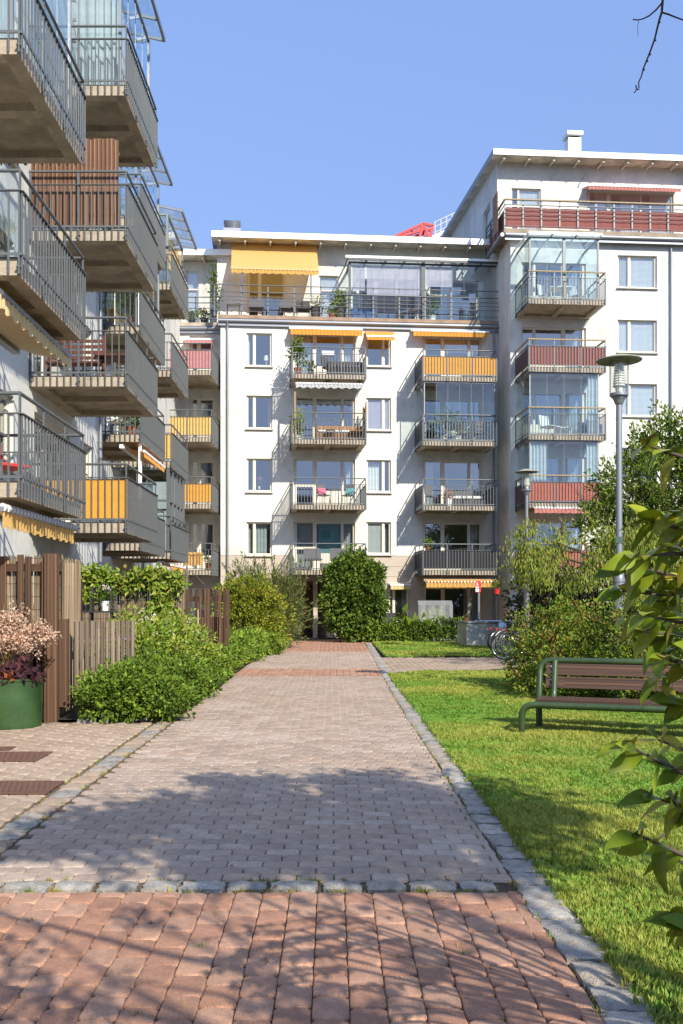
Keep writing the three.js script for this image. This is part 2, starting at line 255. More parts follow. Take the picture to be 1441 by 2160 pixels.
const KX = d => 1.03 + Math.max(0, d - 16) * .012;             // path side of the kerb stones
{ // red field in front: columns of 145 x 215 mm stones running along the path
  const c = []; for (let i = 0; i < 33; i++) { const x = 1.025 - .0725 - i * .147 + .147; if (i === 0) { for (let d = 1.6; d < 5.2; d += .217) c.push([.985, -d - .1, .075, .21]); continue; } for (let k = 0, d = 1.6 + (i % 2) * .108; d < 5.19; d += .217, k++) { const l = Math.min(.21, 5.25 - d); if (l > .06) c.push([x - .075, -d - l / 2, .145, l]); } if (i % 2) c.push([x - .075, -1.6 - .05, .143, .1]); }
  paving('red_paving', 'worn red concrete pavers in staggered columns before the granite row', bedQ(-3.9, 1.03, 1.6, 5.265), c, redMats, 5, true);
}
{ // grey path: running bond across
  const c = []; let r = 0; for (let d = 5.48; d < 20.4; d += .1375, r++) for (let x = -2.06 + (r % 2) * .1075 - .05; x < KX(d) + .05; x += .2125) { const x0 = Math.max(x, -2.06), x1 = Math.min(x + .208, KX(d) - .01); if (x1 - x0 > .02) c.push([(x0 + x1) / 2, -d - .066, Math.round((x1 - x0) * 50) / 50 > .19 ? .208 : Math.max(.03, Math.round((x1 - x0) * 50) / 50), .133]); }
  paving('footpath', 'long path of grey rounded pavers in running bond', bedQ(-2.1, 1.1, 5.47, 20.4), c, greyMats, 6, true);
  const far = []; r = 0; for (let d = 22.85; d < 30.4; d += .1375, r++) for (let x = -2.1 + (r % 2) * .107; x < KX(d) - .1; x += .2125) far.push([x + .104, -d - .066, .208, .133]);
  paving('footpath', 'grey paved stretch between the two red bands', bedQ(-2.3, 1.2, 22.8, 30.5), far, greyMats, 7, false);
  const band = []; for (let x = -2.1; x < 1; x += .147) for (let d = 20.42; d < 22.7; d += .217) band.push([x + .073, -d - .1, .143, .21]);
  paving('red_paving_band', 'red paver band crossing the grey path', bedQ(-2.3, 1.1, 20.4, 22.8), band, redMats, 8, false);
  const end = []; for (let x = -2.6; x < 14; x += .147) for (let d = 30.5 + Math.max(0, (x - 1.2) * 9); d < 39.6; d += .217) if (x < 1.1 || d > 37.2) end.push([x + .073, -d - .1, .143, .21]);
  paving('red_paving_forecourt', 'red paved forecourt below the entrance door', new G().q([-3, -.016, -30.5], [1.25, -.016, -30.5], [1.25, -.016, -41], [-3, -.016, -41]).q([1.25, -.016, -37], [14, -.016, -37], [14, -.016, -41.9], [1.25, -.016, -41]), end, redMats, 9, false);
  const cross = []; for (let x = 1.25; x < 12; x += .147) for (let d = 20.8 + clamp((x - 1.2) * .75, 0, 4.5); d < 27.2; d += .217) cross.push([x + .073, -d - .1, .143, .21]);
  paving('side_path', 'pinkish paved side path toward the bicycles', new G().q([1.2, -.016, -20.6], [12, -.016, -24.5], [12, -.016, -27.4], [1.2, -.016, -27.4]), cross, sideMats, 10, false);
  const sd = []; for (let i = 0; i < 24; i++) { const x = -2.33 - i * .147; for (let d = 5.48 + (i % 2) * .108; d < 12.5; d += .217) sd.push([x - .073, -d - .105, .143, .21]); }
  paving('side_paving', 'pinkish grey pavers before the wooden fence', bedQ(-5.9, -2.3, 5.47, 12.75), sd, sideMats, 12, true);
}
function sett(w, l, seed) {                                   // rough split granite block, top about 12 mm above the paving
  const R = rng(seed), n = 5, g = new G(), P = []; g.off = seed * .31;
  for (let j = 0; j <= n; j++) for (let i = 0; i <= n; i++) { const e = Math.min(i, n - i, j, n - j), x = (i / n - .5) * w + (R() - .5) * (e ? .01 : .016), z = (j / n - .5) * l + (R() - .5) * (e ? .01 : .018); P.push(V(x, (e === 0 ? .0 : .012) + (R() - .5) * .013, z)); }
  const id = (i, j) => P[j * (n + 1) + i], N = P.map((_, k) => { const i = k % (n + 1), j = k / (n + 1) | 0, a = id(Math.min(n, i + 1), j).clone().sub(id(Math.max(0, i - 1), j)), b = id(i, Math.min(n, j + 1)).clone().sub(id(i, Math.max(0, j - 1))); return b.cross(a).normalize(); });
  const put = (i, j) => { const p = id(i, j); g.v(p, N[j * (n + 1) + i], p.x, p.z); };
  for (let j = 0; j < n; j++) for (let i = 0; i < n; i++) for (const [a, b] of [[0, 0], [0, 1], [1, 1], [0, 0], [1, 1], [1, 0]]) put(i + a, j + b);
  for (let i = 0; i < n; i++) for (const [a, b] of [[id(i + 1, 0), id(i, 0)], [id(i, n), id(i + 1, n)], [id(0, i), id(0, i + 1)], [id(n, i + 1), id(n, i)]]) g.quad(V(a.x, -.05, a.z), V(b.x, -.05, b.z), b, a);
  return g.geo();
}
const settLong = [1, 2, 3, 4, 5].map(k => sett(.185, .2 + k * .022, k)), settWide = [1, 2, 3, 4].map(k => sett(.17 + k * .02, .15, k + 20));
{
  const R = rng(44), kerb = struct('granite_kerb', bedQ(1.02, 1.26, 1.6, 20.8, -.02), joint, 'pale granite setts edging the lawn along the path');
  for (let d = 1.8; d < 36.5;) { const k = R() * 5 | 0, l = .2 + (k + 1) * .022, x = KX(d) + .1; if (!(d > 40)) { const m = part('sett', settLong[k], graniteMats[R() * 4 | 0], kerb); m.position.set(x + (R() - .5) * .025, .002 + R() * .008, -d - l / 2); m.rotation.set((R() - .5) * .05, (R() - .5) * .1, (R() - .5) * .06); m.scale.x = 1.08 + R() * .2; } d += l + .012 + R() * .016; }
  const row = struct('granite_row', bedQ(-3.9, 1.02, 5.262, 5.475, -.019), joint, 'row of rough granite setts between the red and the grey pavers');
  for (let x = -3.8; x < .93;) { const k = R() * 4 | 0, w = .17 + (k + 1) * .02; const m = part('sett', settWide[k], graniteMats[R() * 4 | 0], row); m.position.set(Math.min(x + w / 2, .9), .002, -5.368 + (R() - .5) * .012); m.rotation.set((R() - .5) * .04, (R() - .5) * .05, (R() - .5) * .04); x += w + .022 + R() * .02; }
  const edge = struct('granite_edge', bedQ(-2.32, -2.07, 5.48, 13.4, -.012), joint, 'flush granite setts dividing the path from the fence forecourt');
  for (let d = 5.6; d < 13.3;) { const k = R() * 5 | 0, l = .2 + (k + 1) * .022, m = part('sett', settLong[k], [sideMats[0], sideMats[2], graniteMats[2], sideMats[3], graniteMats[3]][R() * 5 | 0], edge); m.position.set(-2.19 + (R() - .5) * .02, -.008, -d - l / 2); m.rotation.set(0, (R() - .5) * .06, 0); m.scale.x = 1.02 + R() * .12; d += l + .015; }
  const bed = struct('planting_bed', new G().q([-3.4, .02, -12.75], [-2.1, .02, -13.2], [-2.1, .02, -30.5], [-6, .02, -30.5]).q([-3.4, .02, -12.75], [-6, .02, -30.5], [-6.6, .02, -30.5], [-6.6, .02, -12.75]), M.soil, 'dark soil bed under the hedge');
  for (let x = -3.3, i = 0; x < -2.2; i++) { const k = R() * 4 | 0, w = .17 + (k + 1) * .02, m = part('edging_stone', settWide[k], graniteMats[R() * 4 | 0], bed); m.position.set(x + w / 2, .03, -12.62 - (x + 3.3) * .35); m.rotation.set((R() - .5) * .2, .3, (R() - .5) * .2); x += w + .03; }
}
// lawns: uneven sheets with grass tufts over them
const lawnMat = std([.17, .19, .045], 1, { map: T.grass, bumpMap: T.stoneBump, bumpScale: .02 });
const lawnH = (x, d) => .012 + .02 * noise(x * .7, d * .7, 3) + .012 * noise(x * 2.2, d * 2.2, 8);
function lawn(label, x0, x1, lo, hi, n, m) {
  const g = new G(), P = (i, j) => { const x = mix(x0, x1, i / n), d = mix(lo(x), hi(x), j / m); return V(x, lawnH(x, d), -d); };
  for (let i = 0; i < n; i++) for (let j = 0; j < m; j++) { const a = P(i, j), b = P(i + 1, j), c = P(i + 1, j + 1), d = P(i, j + 1); for (const p of [a, b, c, a, c, d]) g.v(p, V(0, 1, 0), p.x, -p.z); }
  return struct('lawn', g, lawnMat, label);
}
const crossLo = x => 20.7 + clamp((x - 1.2) * .75, 0, 4.4);
lawn('sunlit lawn with the green bench beside the path', 1.24, 16, () => 1.2, crossLo, 40, 60);
lawn('small lawn between the side path and the building', 1.5, 16, () => 27.4, () => 37.0, 30, 20);
{
  const tuft = new G(), R0 = rng(3); for (let k = 0; k < 6; k++) { const a = R0() * 6.28, r = R0() * .018, h = .022 + R0() * .03, w = .0035, lx = (R0() - .5) * .045, lz = (R0() - .5) * .045, x = r * Math.cos(a), z = r * Math.sin(a), c = Math.cos(a * 3), s = Math.sin(a * 3); const A = V(x - c * w, 0, z - s * w), B = V(x + c * w, 0, z + s * w), C = V(x + lx * .4 + c * w * .8, h * .6, z + lz * .4 + s * w * .8), D = V(x + lx * .4 - c * w * .8, h * .6, z + lz * .4 - s * w * .8), E = V(x + lx, h, z + lz); tuft.tri(A, B, C); tuft.tri(A, C, D); tuft.tri(D, C, E); }
  const grassMat = phy([1, 1, 1], .6, { transmission: .25, thickness: 0, ior: 1.35, side: THREE.DoubleSide }), R = rng(81), list = [];
  const tryAdd = (x, d, dens) => { const p = noise(x * .55, d * .55, 1.5), q = noise(x * 2.5, d * 2.5, 6); if (R() > dens * (1 + q * .4)) return; list.push([x, d, p + q * .5]); };
  for (let i = 0; i < 230000; i++) { const d = 2.4 + Math.pow(R(), .8) * 19, xm = .40 * d + .6, x = 1.2 + R() * (xm - 1.2) + (R() < .1 ? -.03 : 0); if (xm > 1.2 && d < crossLo(x)) tryAdd(x, d, clamp(1.2 - d / 26) * clamp((xm - 1.2) / 3, .1, 1)); }
  for (let i = 0; i < 16000; i++) { const d = 27.4 + R() * 9.5, x = 1.55 + R() * 6.5; tryAdd(x, d, .8); }
  const im = new THREE.InstancedMesh(tuft.geo(), grassMat, list.length), m = new THREE.Matrix4(), c = new THREE.Color();
  list.forEach(([x, d, p], i) => { const s = .75 + R() * .7 + d * .02; m.compose(V(x, lawnH(x, d) - .002, -d), _q.setFromEuler(_e.set(0, R() * 6.28, 0)), V(s, s * (.8 + p * .5), s)); im.setMatrixAt(i, m); const y = clamp(.5 + p * 1.2 + (R() - .5) * .9); c.setRGB(mix(.14, .34, y), mix(.28, .355, y), mix(.02, .055, y)); im.setColorAt(i, c); });
  im.name = 'lawn_grass'; im.userData = { kind: 'stuff', label: 'short mown grass blades of the lawns', category: 'grass' }; im.castShadow = im.receiveShadow = true; scene.add(im);
}
{ // weeds and grass in the joints along the kerb and the granite rows
  const w = new G(), R0 = rng(13); for (let k = 0; k < 7; k++) { const a = R0() * 6.28, h = .012 + R0() * .022, x = (R0() - .5) * .03, z = (R0() - .5) * .03, c = Math.cos(a) * .004, s = Math.sin(a) * .004; w.tri(V(x - c, 0, z - s), V(x + c, 0, z + s), V(x + (R0() - .5) * .03, h, z + (R0() - .5) * .03)); }
  const R = rng(14), L = []; for (let i = 0; i < 900; i++) { const d = 2.6 + R() * 17; if (noise(d * 1.3, 4, 2) > -.15) L.push([KX(d) + (R() < .25 ? -.005 : .215 + R() * .03), d]); } for (let i = 0; i < 260; i++) { const x = -3.6 + R() * 4.5; if (noise(x * 2, 1, 7) > -.05) L.push([x, R() < .5 ? 5.272 : 5.468]); } for (let i = 0; i < 70; i++) { const d = 5.6 + R() * 7.5; L.push([R() < .5 ? -2.09 : -2.29, d]); } for (let i = 0; i < 50; i++) L.push([1.025 - .147 * (R() * 20 | 0) - .002, 3 + R() * 2.2]);
  const im = new THREE.InstancedMesh(w.geo(), phy([1, 1, 1], .7, { side: THREE.DoubleSide }), L.length), m = new THREE.Matrix4(), c = new THREE.Color(); L.forEach(([x, d], i) => { const s = .5 + R() * .9; m.compose(V(x, -.008, -d), _q.setFromEuler(_e.set(0, R() * 6.28, 0)), V(s, s, s)); im.setMatrixAt(i, m); c.setRGB(mix(.1, .3, R()), mix(.13, .24, R()), .03); im.setColorAt(i, c); }); im.name = 'joint_weeds'; im.userData = { kind: 'stuff', label: 'small weeds and moss in the paving joints', category: 'weeds' }; scene.add(im);
}
// iron covers in the side paving
function grate(label, px0, px1, py0, py1, slots) {
  const d0 = groundAt(0, py1)[1], d1 = groundAt(0, py0)[1], x1 = groundAt(px1, (py0 + py1) / 2)[0], x0 = x1 - px0, o = thing('drain_cover', label, 'drain cover', [(x0 + x1) / 2, .006, -(d0 + d1) / 2]);
  const w = x1 - x0, l = d1 - d0, f = new G(); f.box(-w / 2, w / 2, 0, .008, l / 2 - .03, l / 2).box(-w / 2, w / 2, 0, .008, -l / 2, -l / 2 + .03).box(-w / 2, -w / 2 + .03, 0, .008, -l / 2 + .03, l / 2 - .03).box(w / 2 - .03, w / 2, 0, .008, -l / 2 + .03, l / 2 - .03).box(-w / 2 + .03, w / 2 - .03, -.004, -.001, -l / 2 + .03, l / 2 - .03);
  part('frame', f, M.iron, o); for (let k = 0; k < slots; k++) { const x = -w / 2 + .045 + (k + .5) * (w - .09) / slots; part('bar', new G().obox(x, .003, 0, (w - .09) / slots * .55, .007, l - .08, 0, .25, 0), M.iron, o); }
}
grate('rusty iron drain grate with slanted slots beside the green planter', .62, 94, 1588, 1607, 9);
grate('larger square rusty cover beside the granite edging', .66, 117, 1650, 1677, 12);
grate('small rusty cover just behind the slotted grate', .3, 26, 1577, 1584, 3);
{ const R = rng(7), gr = 'fallen leaves on the pavers'; for (let k = 0; k < 22; k++) { const d = 3.7 + R() * 5.5, x = -1.7 + R() * 2.6, o = thing('fallen_leaf', 'tiny dry brown leaf lying on the pavers', 'leaf', [x, .012, -d], R() * 6, gr), s = .006 + R() * .006, g = new G(); g.tri(V(-s, 0, 0), V(0, .005, s * 1.6), V(0, .001, -s * 1.6)).tri(V(s, .004, 0), V(0, .001, -s * 1.6), V(0, .005, s * 1.6)); part('blade', g, [M.terracotta, M.oak, M.brownLeather][k % 3], o); } }
// ---------- building kit: every building has its own axes, x along the wall, y up, z out of the wall ----------
function frame(name, label, x, d, deg) {
  const th = deg * Math.PI / 180, o = thing(name, label, 'building', [x, 0, -d], th);
  const n = V(Math.sin(th), 0, Math.cos(th)), ua = V(Math.cos(th), 0, -Math.sin(th)), og = V(x, 0, -d);
  const B = { o, th, holes: [], P(px, py, w = 0) { const dir = V((px - VX) / F, -(py - HZ) / F, -1), p0 = og.clone().addScaledVector(n, w).sub(V(0, EYE, 0)); const t = p0.dot(n) / dir.dot(n), p = dir.multiplyScalar(t).add(V(0, EYE, 0)); return [p.clone().sub(og).dot(ua), p.y]; },
    W(u, v, w) { const p = og.clone().addScaledVector(ua, u).addScaledVector(n, w); return [p.x, v, p.z]; } };
  return B;
}
function wall(B, name, u0, u1, v0, v1, holes, mat, w = 0, thick = .3) {
  const g = new G(); g.abs = true; const us = [u0, u1]; for (const h of holes) us.push(clamp(h[0], u0, u1), clamp(h[1], u0, u1)); us.sort((a, b) => a - b);
  for (let k = 0; k + 1 < us.length; k++) { const a = us[k], b = us[k + 1]; if (b - a < .002) continue; const c = (a + b) / 2; let y = v0; for (const h of holes.filter(h => h[0] < c && h[1] > c && h[2] < v1 && h[3] > v0).sort((p, q) => p[2] - q[2])) { if (h[2] > y + .002) g.box(a, b, y, h[2], w - thick, w); y = Math.max(y, h[3]); } if (y < v1 - .002) g.box(a, b, y, v1, w - thick, w); }
  return part(name, g, mat, B.o);
}
function wavy(u0, u1, v0, v1, z, amp, per, hem = 0) {          // hanging cloth with folds
  const g = new G(), n = Math.max(6, Math.round((u1 - u0) / per * 6)), P = i => { const u = mix(u0, u1, i / n); return [u, z + amp * Math.sin(i / 6 * 2 * Math.PI) * (1 + .4 * Math.sin(i * 1.3))]; };
  for (let i = 0; i < n; i++) { const [a, za] = P(i), [b, zb] = P(i + 1), ha = hem * Math.abs(Math.sin(i / 6 * Math.PI * .5)), hb = hem * Math.abs(Math.sin((i + 1) / 6 * Math.PI * .5)); g.quad(V(a, v0 + ha, za), V(b, v0 + hb, zb), V(b, v1, zb), V(a, v1, za)); }
  return g;
}
// window unit: cols = pane widths as shares, door = index of the pane that is a door, transom = share of height for a top light
function win(B, u0, u1, v0, v1, o = {}) {
  const w = o.w ?? 0, z0 = w - .17, z1 = w - .09, fr = .055, cols = o.cols || [1], mul = .075, g = new G(), m = o.mat || M.trim, list = o.holes || B.holes;
  list.push([u0, u1, v0, v1]);
  g.box(u0, u0 + fr, v0, v1, z0, z1).box(u1 - fr, u1, v0, v1, z0, z1).box(u0 + fr, u1 - fr, v1 - fr, v1, z0, z1).box(u0 + fr, u1 - fr, v0, v0 + fr, z0, z1);
  const tot = cols.reduce((a, b) => a + b, 0), W = u1 - u0 - 2 * fr - mul * (cols.length - 1); let u = u0 + fr; const rects = [];
  const top = o.transom ? v1 - (v1 - v0) * o.transom : 0;
  cols.forEach((c, i) => {
    const a = u, b = u + W * c / tot; u = b + mul; if (i < cols.length - 1) g.box(b, u, v0 + fr, v1 - fr, z0 + .002, z1 + .004);
    const door = o.door === i, vb = !door && o.low ? v0 + o.low : v0 + fr, vt = v1 - fr;
    if (!door && o.low) g.box(a, b, v0 + fr, vb, z0 + .01, z1 - .01);
    if (door) { g.box(a, b, v0 + fr, v0 + .16, z0 + .012, z1 + .008).box(a, a + .07, v0 + .16, vt, z0 + .012, z1 + .008).box(b - .07, b, v0 + .16, vt, z0 + .012, z1 + .008); if (o.mid) g.box(a + .07, b - .07, v0 + .95, v0 + 1.05, z0 + .012, z1 + .008); rects.push([a + .07, b - .07, v0 + .16, vt]); }
    else if (top) { g.box(a, b, top - .03, top + .03, z0 + .002, z1 + .003); rects.push([a, b, vb, top - .03], [a, b, top + .03, vt]); }
    else rects.push([a + .025, b - .025, vb + .025, vt - .025]), g.box(a, a + .025, vb, vt, z0 + .02, z1 - .02).box(b - .025, b, vb, vt, z0 + .02, z1 - .02).box(a + .025, b - .025, vt - .025, vt, z0 + .02, z1 - .02).box(a + .025, b - .025, vb, vb + .025, z0 + .02, z1 - .02);
  });
  const f = part(o.door != null ? 'balcony_door' : 'window', g, m, B.o);
  for (const [a, b, c, d] of rects) part('pane', new G().q([a, c, w - .13], [b, c, w - .13], [b, d, w - .13], [a, d, w - .13]), M.glass, f);
  if (o.sill !== false && o.door == null) part('sill', new G().obox((u0 + u1) / 2, v0 - .03, w + .03, u1 - u0 + .1, .035, .16, .12, 0, 0), M.trim, f);
  const D = 2.6, e = .02, x0 = u0 - .25, x1 = u1 + .25, y0 = o.door != null ? v0 - e : v0 - .6, y1 = v1 + .3, zi = w - .31, r = new G();
  r.q([x0, y0, zi - D], [x1, y0, zi - D], [x1, y1, zi - D], [x0, y1, zi - D]).q([x0, y0, zi], [x0, y0, zi - D], [x0, y1, zi - D], [x0, y1, zi]).q([x1, y0, zi - D], [x1, y0, zi], [x1, y1, zi], [x1, y1, zi - D]).q([x0, y1, zi - D], [x1, y1, zi - D], [x1, y1, zi], [x0, y1, zi]).q([x0, y0, zi], [x1, y0, zi], [x1, y0, zi - D], [x0, y0, zi - D]);
  part('room', r, o.room || M.room, f);
  for (const [a, b, mat] of o.curtains || []) part('curtain', wavy(mix(u0, u1, a), mix(u0, u1, b), v0 + .02, v1 - .05, w - .36, .03, .13), mat || M.curtain, f);
  for (const [a, b, s, mat] of o.blinds || []) part('blind', slats(mix(u0, u1, a), mix(u0, u1, b), mix(v1, v0, s), v1 - .04, w - .2), mat || M.blind, f);
  return f;
}
function slats(u0, u1, v0, v1, z) { const g = new G(), n = Math.max(3, Math.round((v1 - v0) / .05)); for (let i = 0; i < n; i++) { const v = mix(v0, v1, (i + .5) / n); g.quad(V(u0, v - .026, z + .012), V(u1, v - .026, z + .012), V(u1, v + .026, z - .012), V(u0, v + .026, z - .012)); } return g; }
const balGeo = new THREE.BoxGeometry(.02, 1.02, .02);
// balcony: ribbed concrete slab, flat balusters outside its edge, tubular handrail on posts
function balcony(B, o) {
  const { u0, u1, w0, w1, y } = o, g = new G(), rb = .2, cx = (u0 + u1) / 2;
  g.box(u0, u1, y + .11, y + .2, w0, w1).box(u0, u1, y, y + .11, w1 - rb, w1).box(u0, u0 + rb, y, y + .11, w0, w1 - rb).box(u1 - rb, u1, y, y + .11, w0, w1 - rb).box(cx - .1, cx + .1, y + .003, y + .11, w0, w1 - rb).box(u0 + rb, u1 - rb, y + .002, y + .11, w0, w0 + .25);
  const f = part('balcony', g, M.concrete, B.o), q = .055, top = new G(), bot = new G(), hr = new G(), post = new G(), bars = new G(), hm = o.wood ? M.handWood : M.metal;
  const runs = [['F', [u0 - q, w1 + q], [u1 + q, w1 + q]], ['L', [u0 - q, w0], [u0 - q, w1 + q]], ['R', [u1 + q, w0], [u1 + q, w1 + q]]].filter(r => !(o.skip || '').includes(r[0]));
  const H = o.hr ?? 1.28;
  for (const [k, a, b] of runs) {
    const L = Math.hypot(b[0] - a[0], b[1] - a[1]), at2 = t => [mix(a[0], b[0], t), mix(a[1], b[1], t)], along = Math.abs(b[0] - a[0]) > Math.abs(b[1] - a[1]), n = Math.round(L / .122), e = .03 / L;
    top.bar([...[a[0], y + 1.025, a[1]]], [b[0], y + 1.025, b[1]], .05, .014); bot.bar([a[0], y + .245, a[1]], [b[0], y + .245, b[1]], .018, .035);
    for (let i = k === 'F' ? 0 : 0; i < n; i++) { const [x, z] = at2(mix(e, 1 - e, i / (n - 1))); if (o.single) { const m = part('baluster', balGeo, M.metal, f); m.position.set(x, y + .508, z); } else bars.box(x - .011, x + .011, y - .003, y + 1.016, z - .011, z + .011); }
    const np = Math.max(2, Math.round(L / 1.02)); for (let i = 0; i <= np; i++) { if (k !== 'F' && i === np) continue; const [x, z] = at2(clamp(i / np, .012, .988)); const s = along ? [.045, .02] : [.02, .045], ns = k === 'F' ? [0, -.03] : [k === 'L' ? .03 : -.03, 0]; post.box(x + ns[0] - s[0] / 2, x + ns[0] + s[0] / 2, y - .01, y + H - .01, z + ns[1] - s[1] / 2, z + ns[1] + s[1] / 2); post.box(x + ns[0] * 1.2 - .05, x + ns[0] * 1.2 + .05, y + .08, y + .1, z + ns[1] * 1.2 - .03, z + ns[1] * 1.2 + .03); }
    const pm = o.panels?.[k]; if (pm) { const pg = new G(), nn = [k === 'F' ? 0 : k === 'L' ? .03 : -.03, k === 'F' ? -.03 : 0], n2 = Math.round(L / .3); for (let i = 0; i < n2; i++) { const [xa, za] = at2(i / n2), [xb, zb] = at2((i + 1) / n2), da = .006 * Math.sin(i * 2.1), db = .006 * Math.sin((i + 1) * 2.1); pg.quad(V(xa + nn[0] * (1 + da * 30), y + (o.pb ?? .27), za + nn[1] * (1 + da * 30)), V(xb + nn[0] * (1 + db * 30), y + (o.pb ?? .27), zb + nn[1] * (1 + db * 30)), V(xb + nn[0], y + 1.0, zb + nn[1]), V(xa + nn[0], y + 1.0, za + nn[1])); } part('screen_cloth', pg, pm, f); }
  }
  const hp = []; const has = k => runs.some(r => r[0] === k);
  if (has('L')) hp.push([u0 - q + .03, y + H, w0]); hp.push([u0 - q + .03, y + H, w1 + q - .03], [u1 + q - .03, y + H, w1 + q - .03]); if (has('R')) hp.push([u1 + q - .03, y + H, w0]);
  for (let i = 0; i + 1 < hp.length; i++) o.wood ? hr.bar(hp[i], hp[i + 1], .07, .045) : hr.tube([hp[i], hp[i + 1]], .024, 8);
  part('handrail', hr, hm, f); part('top_rail', top, M.metal, f); part('bottom_rail', bot, M.metal, f); part('post', post, M.metal, f); if (!o.single) part('balusters', bars, M.metal, f, 'stuff');
  if (o.mesh) part('netting', o.mesh, M.black, f);
  return f;
}
// awning: cassette on the wall at (v,w), cloth to the front bar, valance below
function awning(B, u0, u1, v, w, drop, out, cloth, o = {}) {
  const c = part('awning', new G().obox((u0 + u1) / 2, v, w + .05, u1 - u0 + .06, .1, .12, 0, 0, 0), o.case || M.whiteTrim, B.o), vb = v - drop, wb = w + out;
  if (out > .12) { const g = new G(), n = 8; for (let i = 0; i < n; i++) { const a = i / n, b = (i + 1) / n, s = t => (o.sag ?? .05) * Math.sin(Math.PI * t); g.q([u0, mix(v + .03, vb, b) - s(b), mix(w + .1, wb, b)], [u1, mix(v + .03, vb, b) - s(b), mix(w + .1, wb, b)], [u1, mix(v + .03, vb, a) - s(a), mix(w + .1, wb, a)], [u0, mix(v + .03, vb, a) - s(a), mix(w + .1, wb, a)]); } part('cloth', g, cloth, c); }
  else wb = Math.max(wb, w + .12);
  part('front_bar', new G().box(u0 - .02, u1 + .02, vb - .03, vb + .03, wb - .02, wb + .03), o.bar || M.whiteTrim, c);
  if (o.roll) { const g = new G(), n = Math.round((u1 - u0) / .07); for (let i = 0; i < n; i += 2) g.tube([[mix(u0, u1, i / n), vb + .02, wb + .01], [mix(u0, u1, (i + 1) / n), vb + .02, wb + .01]], .055, 8); part('rolled_stripes', g, o.roll, c); }
  if (o.val) part('valance', wavy(u0, u1, vb - .03 - o.val, vb - .03, wb + .012, .014, .16, o.hem ?? .05), o.valMat || cloth, c);
  if (o.arms) for (const u of [u0 + .15, u1 - .15]) part('arm', new G().tube([[u, v - .6, w + .02], [u, vb, wb]], .014, 6), M.metal, c);
  return c;
}
// frameless or framed glazing between two heights: panes on front and sides
function glazing(B, u0, u1, w0, w1, y0, y1, o = {}) {
  const n = o.n || 5, fm = o.frame || M.zinc, t = o.t || .03, g = new G(), mat = o.glass || M.clear;
  g.box(u0, u1, y1 - .06, y1, w1 - t, w1).box(u0, u1, y0, y0 + .04, w1 - t, w1); for (const u of [u0, u1]) g.box(u - t / 2, u + t / 2, y1 - .06, y1, w0, w1 - t).box(u - t / 2, u + t / 2, y0, y0 + .04, w0, w1 - t).box(u - t / 2 - .002, u + t / 2 + .002, y0 - .002, y1 + .002, w1 - t - .002, w1 + .002);
  for (const u of o.posts || []) g.box(u - t, u + t, y0 + .04, y1 - .06, w1 - t - .01, w1 + .01);
  if (o.mid) g.box(u0, u1, o.mid - .03, o.mid + .03, w1 - t, w1).box(u0 - t / 2, u0 + t / 2, o.mid - .03, o.mid + .03, w0, w1 - t).box(u1 - t / 2, u1 + t / 2, o.mid - .03, o.mid + .03, w0, w1 - t);
  const f = part('glazing', g, fm, B.o);
  for (let i = 0; i < n; i++) { if (o.open === i) continue; const a = mix(u0, u1, i / n) + .004, b = mix(u0, u1, (i + 1) / n) - .004; part('pane', new G().q([a, y0 + .04, w1 - t / 2], [b, y0 + .04, w1 - t / 2], [b, y1 - .06, w1 - t / 2], [a, y1 - .06, w1 - t / 2]), mat, f); if (i && !o.noSeam) part('pane_edge', new G().box(a - .007, a - .001, y0 + .04, y1 - .06, w1 - t / 2 - .006, w1 - t / 2 + .006), M.zinc, f); }
  for (const u of [u0, u1]) { if ((o.noSide || []).includes(u)) continue; for (let i = 0; i < 2; i++) { const a = mix(w0, w1 - t, i / 2) + .004, b = mix(w0, w1 - t, (i + 1) / 2) - .004; part('pane', new G().q([u, y0 + .04, b], [u, y0 + .04, a], [u, y1 - .06, a], [u, y1 - .06, b]), mat, f); } }
  if (o.roof) {                                            // sloped glass canopy with bearers
    const r = o.roof, rg = new G(), k = Math.round((u1 - u0) / .8); for (let i = 0; i <= k; i++) { const u = mix(u0 - .1, u1 + .1, i / k); rg.bar([u, y1 + r.rise, w0], [u, y1 + .04, w1 + r.out], .04, .06); } rg.bar([u0 - .1, y1 + .05, w1 + r.out], [u1 + .1, y1 + .05, w1 + r.out], .05, .09); part('canopy_bearers', rg, r.mat || fm, f);
    part('canopy_glass', new G().q([u0 - .12, y1 + .09, w1 + r.out], [u1 + .12, y1 + .09, w1 + r.out], [u1 + .12, y1 + r.rise + .05, w0], [u0 - .12, y1 + r.rise + .05, w0]), r.glass || mat, f);
  }
  return f;
}
function downpipe(B, u, v0, v1, w) { const g = new G(); g.tube([[u, v0, w + .09], [u, v1 - .3, w + .09], [u, v1 - .12, w + .16], [u, v1, w + .22]], .045, 10); const f = part('downpipe', g, M.zinc, B.o); for (let v = v0 + 1.2; v < v1 - .5; v += 2.1) part('bracket', new G().tube([[u, v, w + .09], [u, v + .04, w + .09]], .053, 10).box(u - .01, u + .01, v + .01, v + .03, w, w + .06), M.zinc, f); return f; }
function gutter(B, u0, u1, v, w, o = {}) { const g = new G(); g.tube([[u0, v, w + .09], [u1, v, w + .09]], .085, 10); g.box(u0, u1, v + .06, v + .09, w - .05, w + .0).box(u0, u1, v - .2, v - .085, w, w + .06); return part('gutter', g, M.zinc, B.o); }
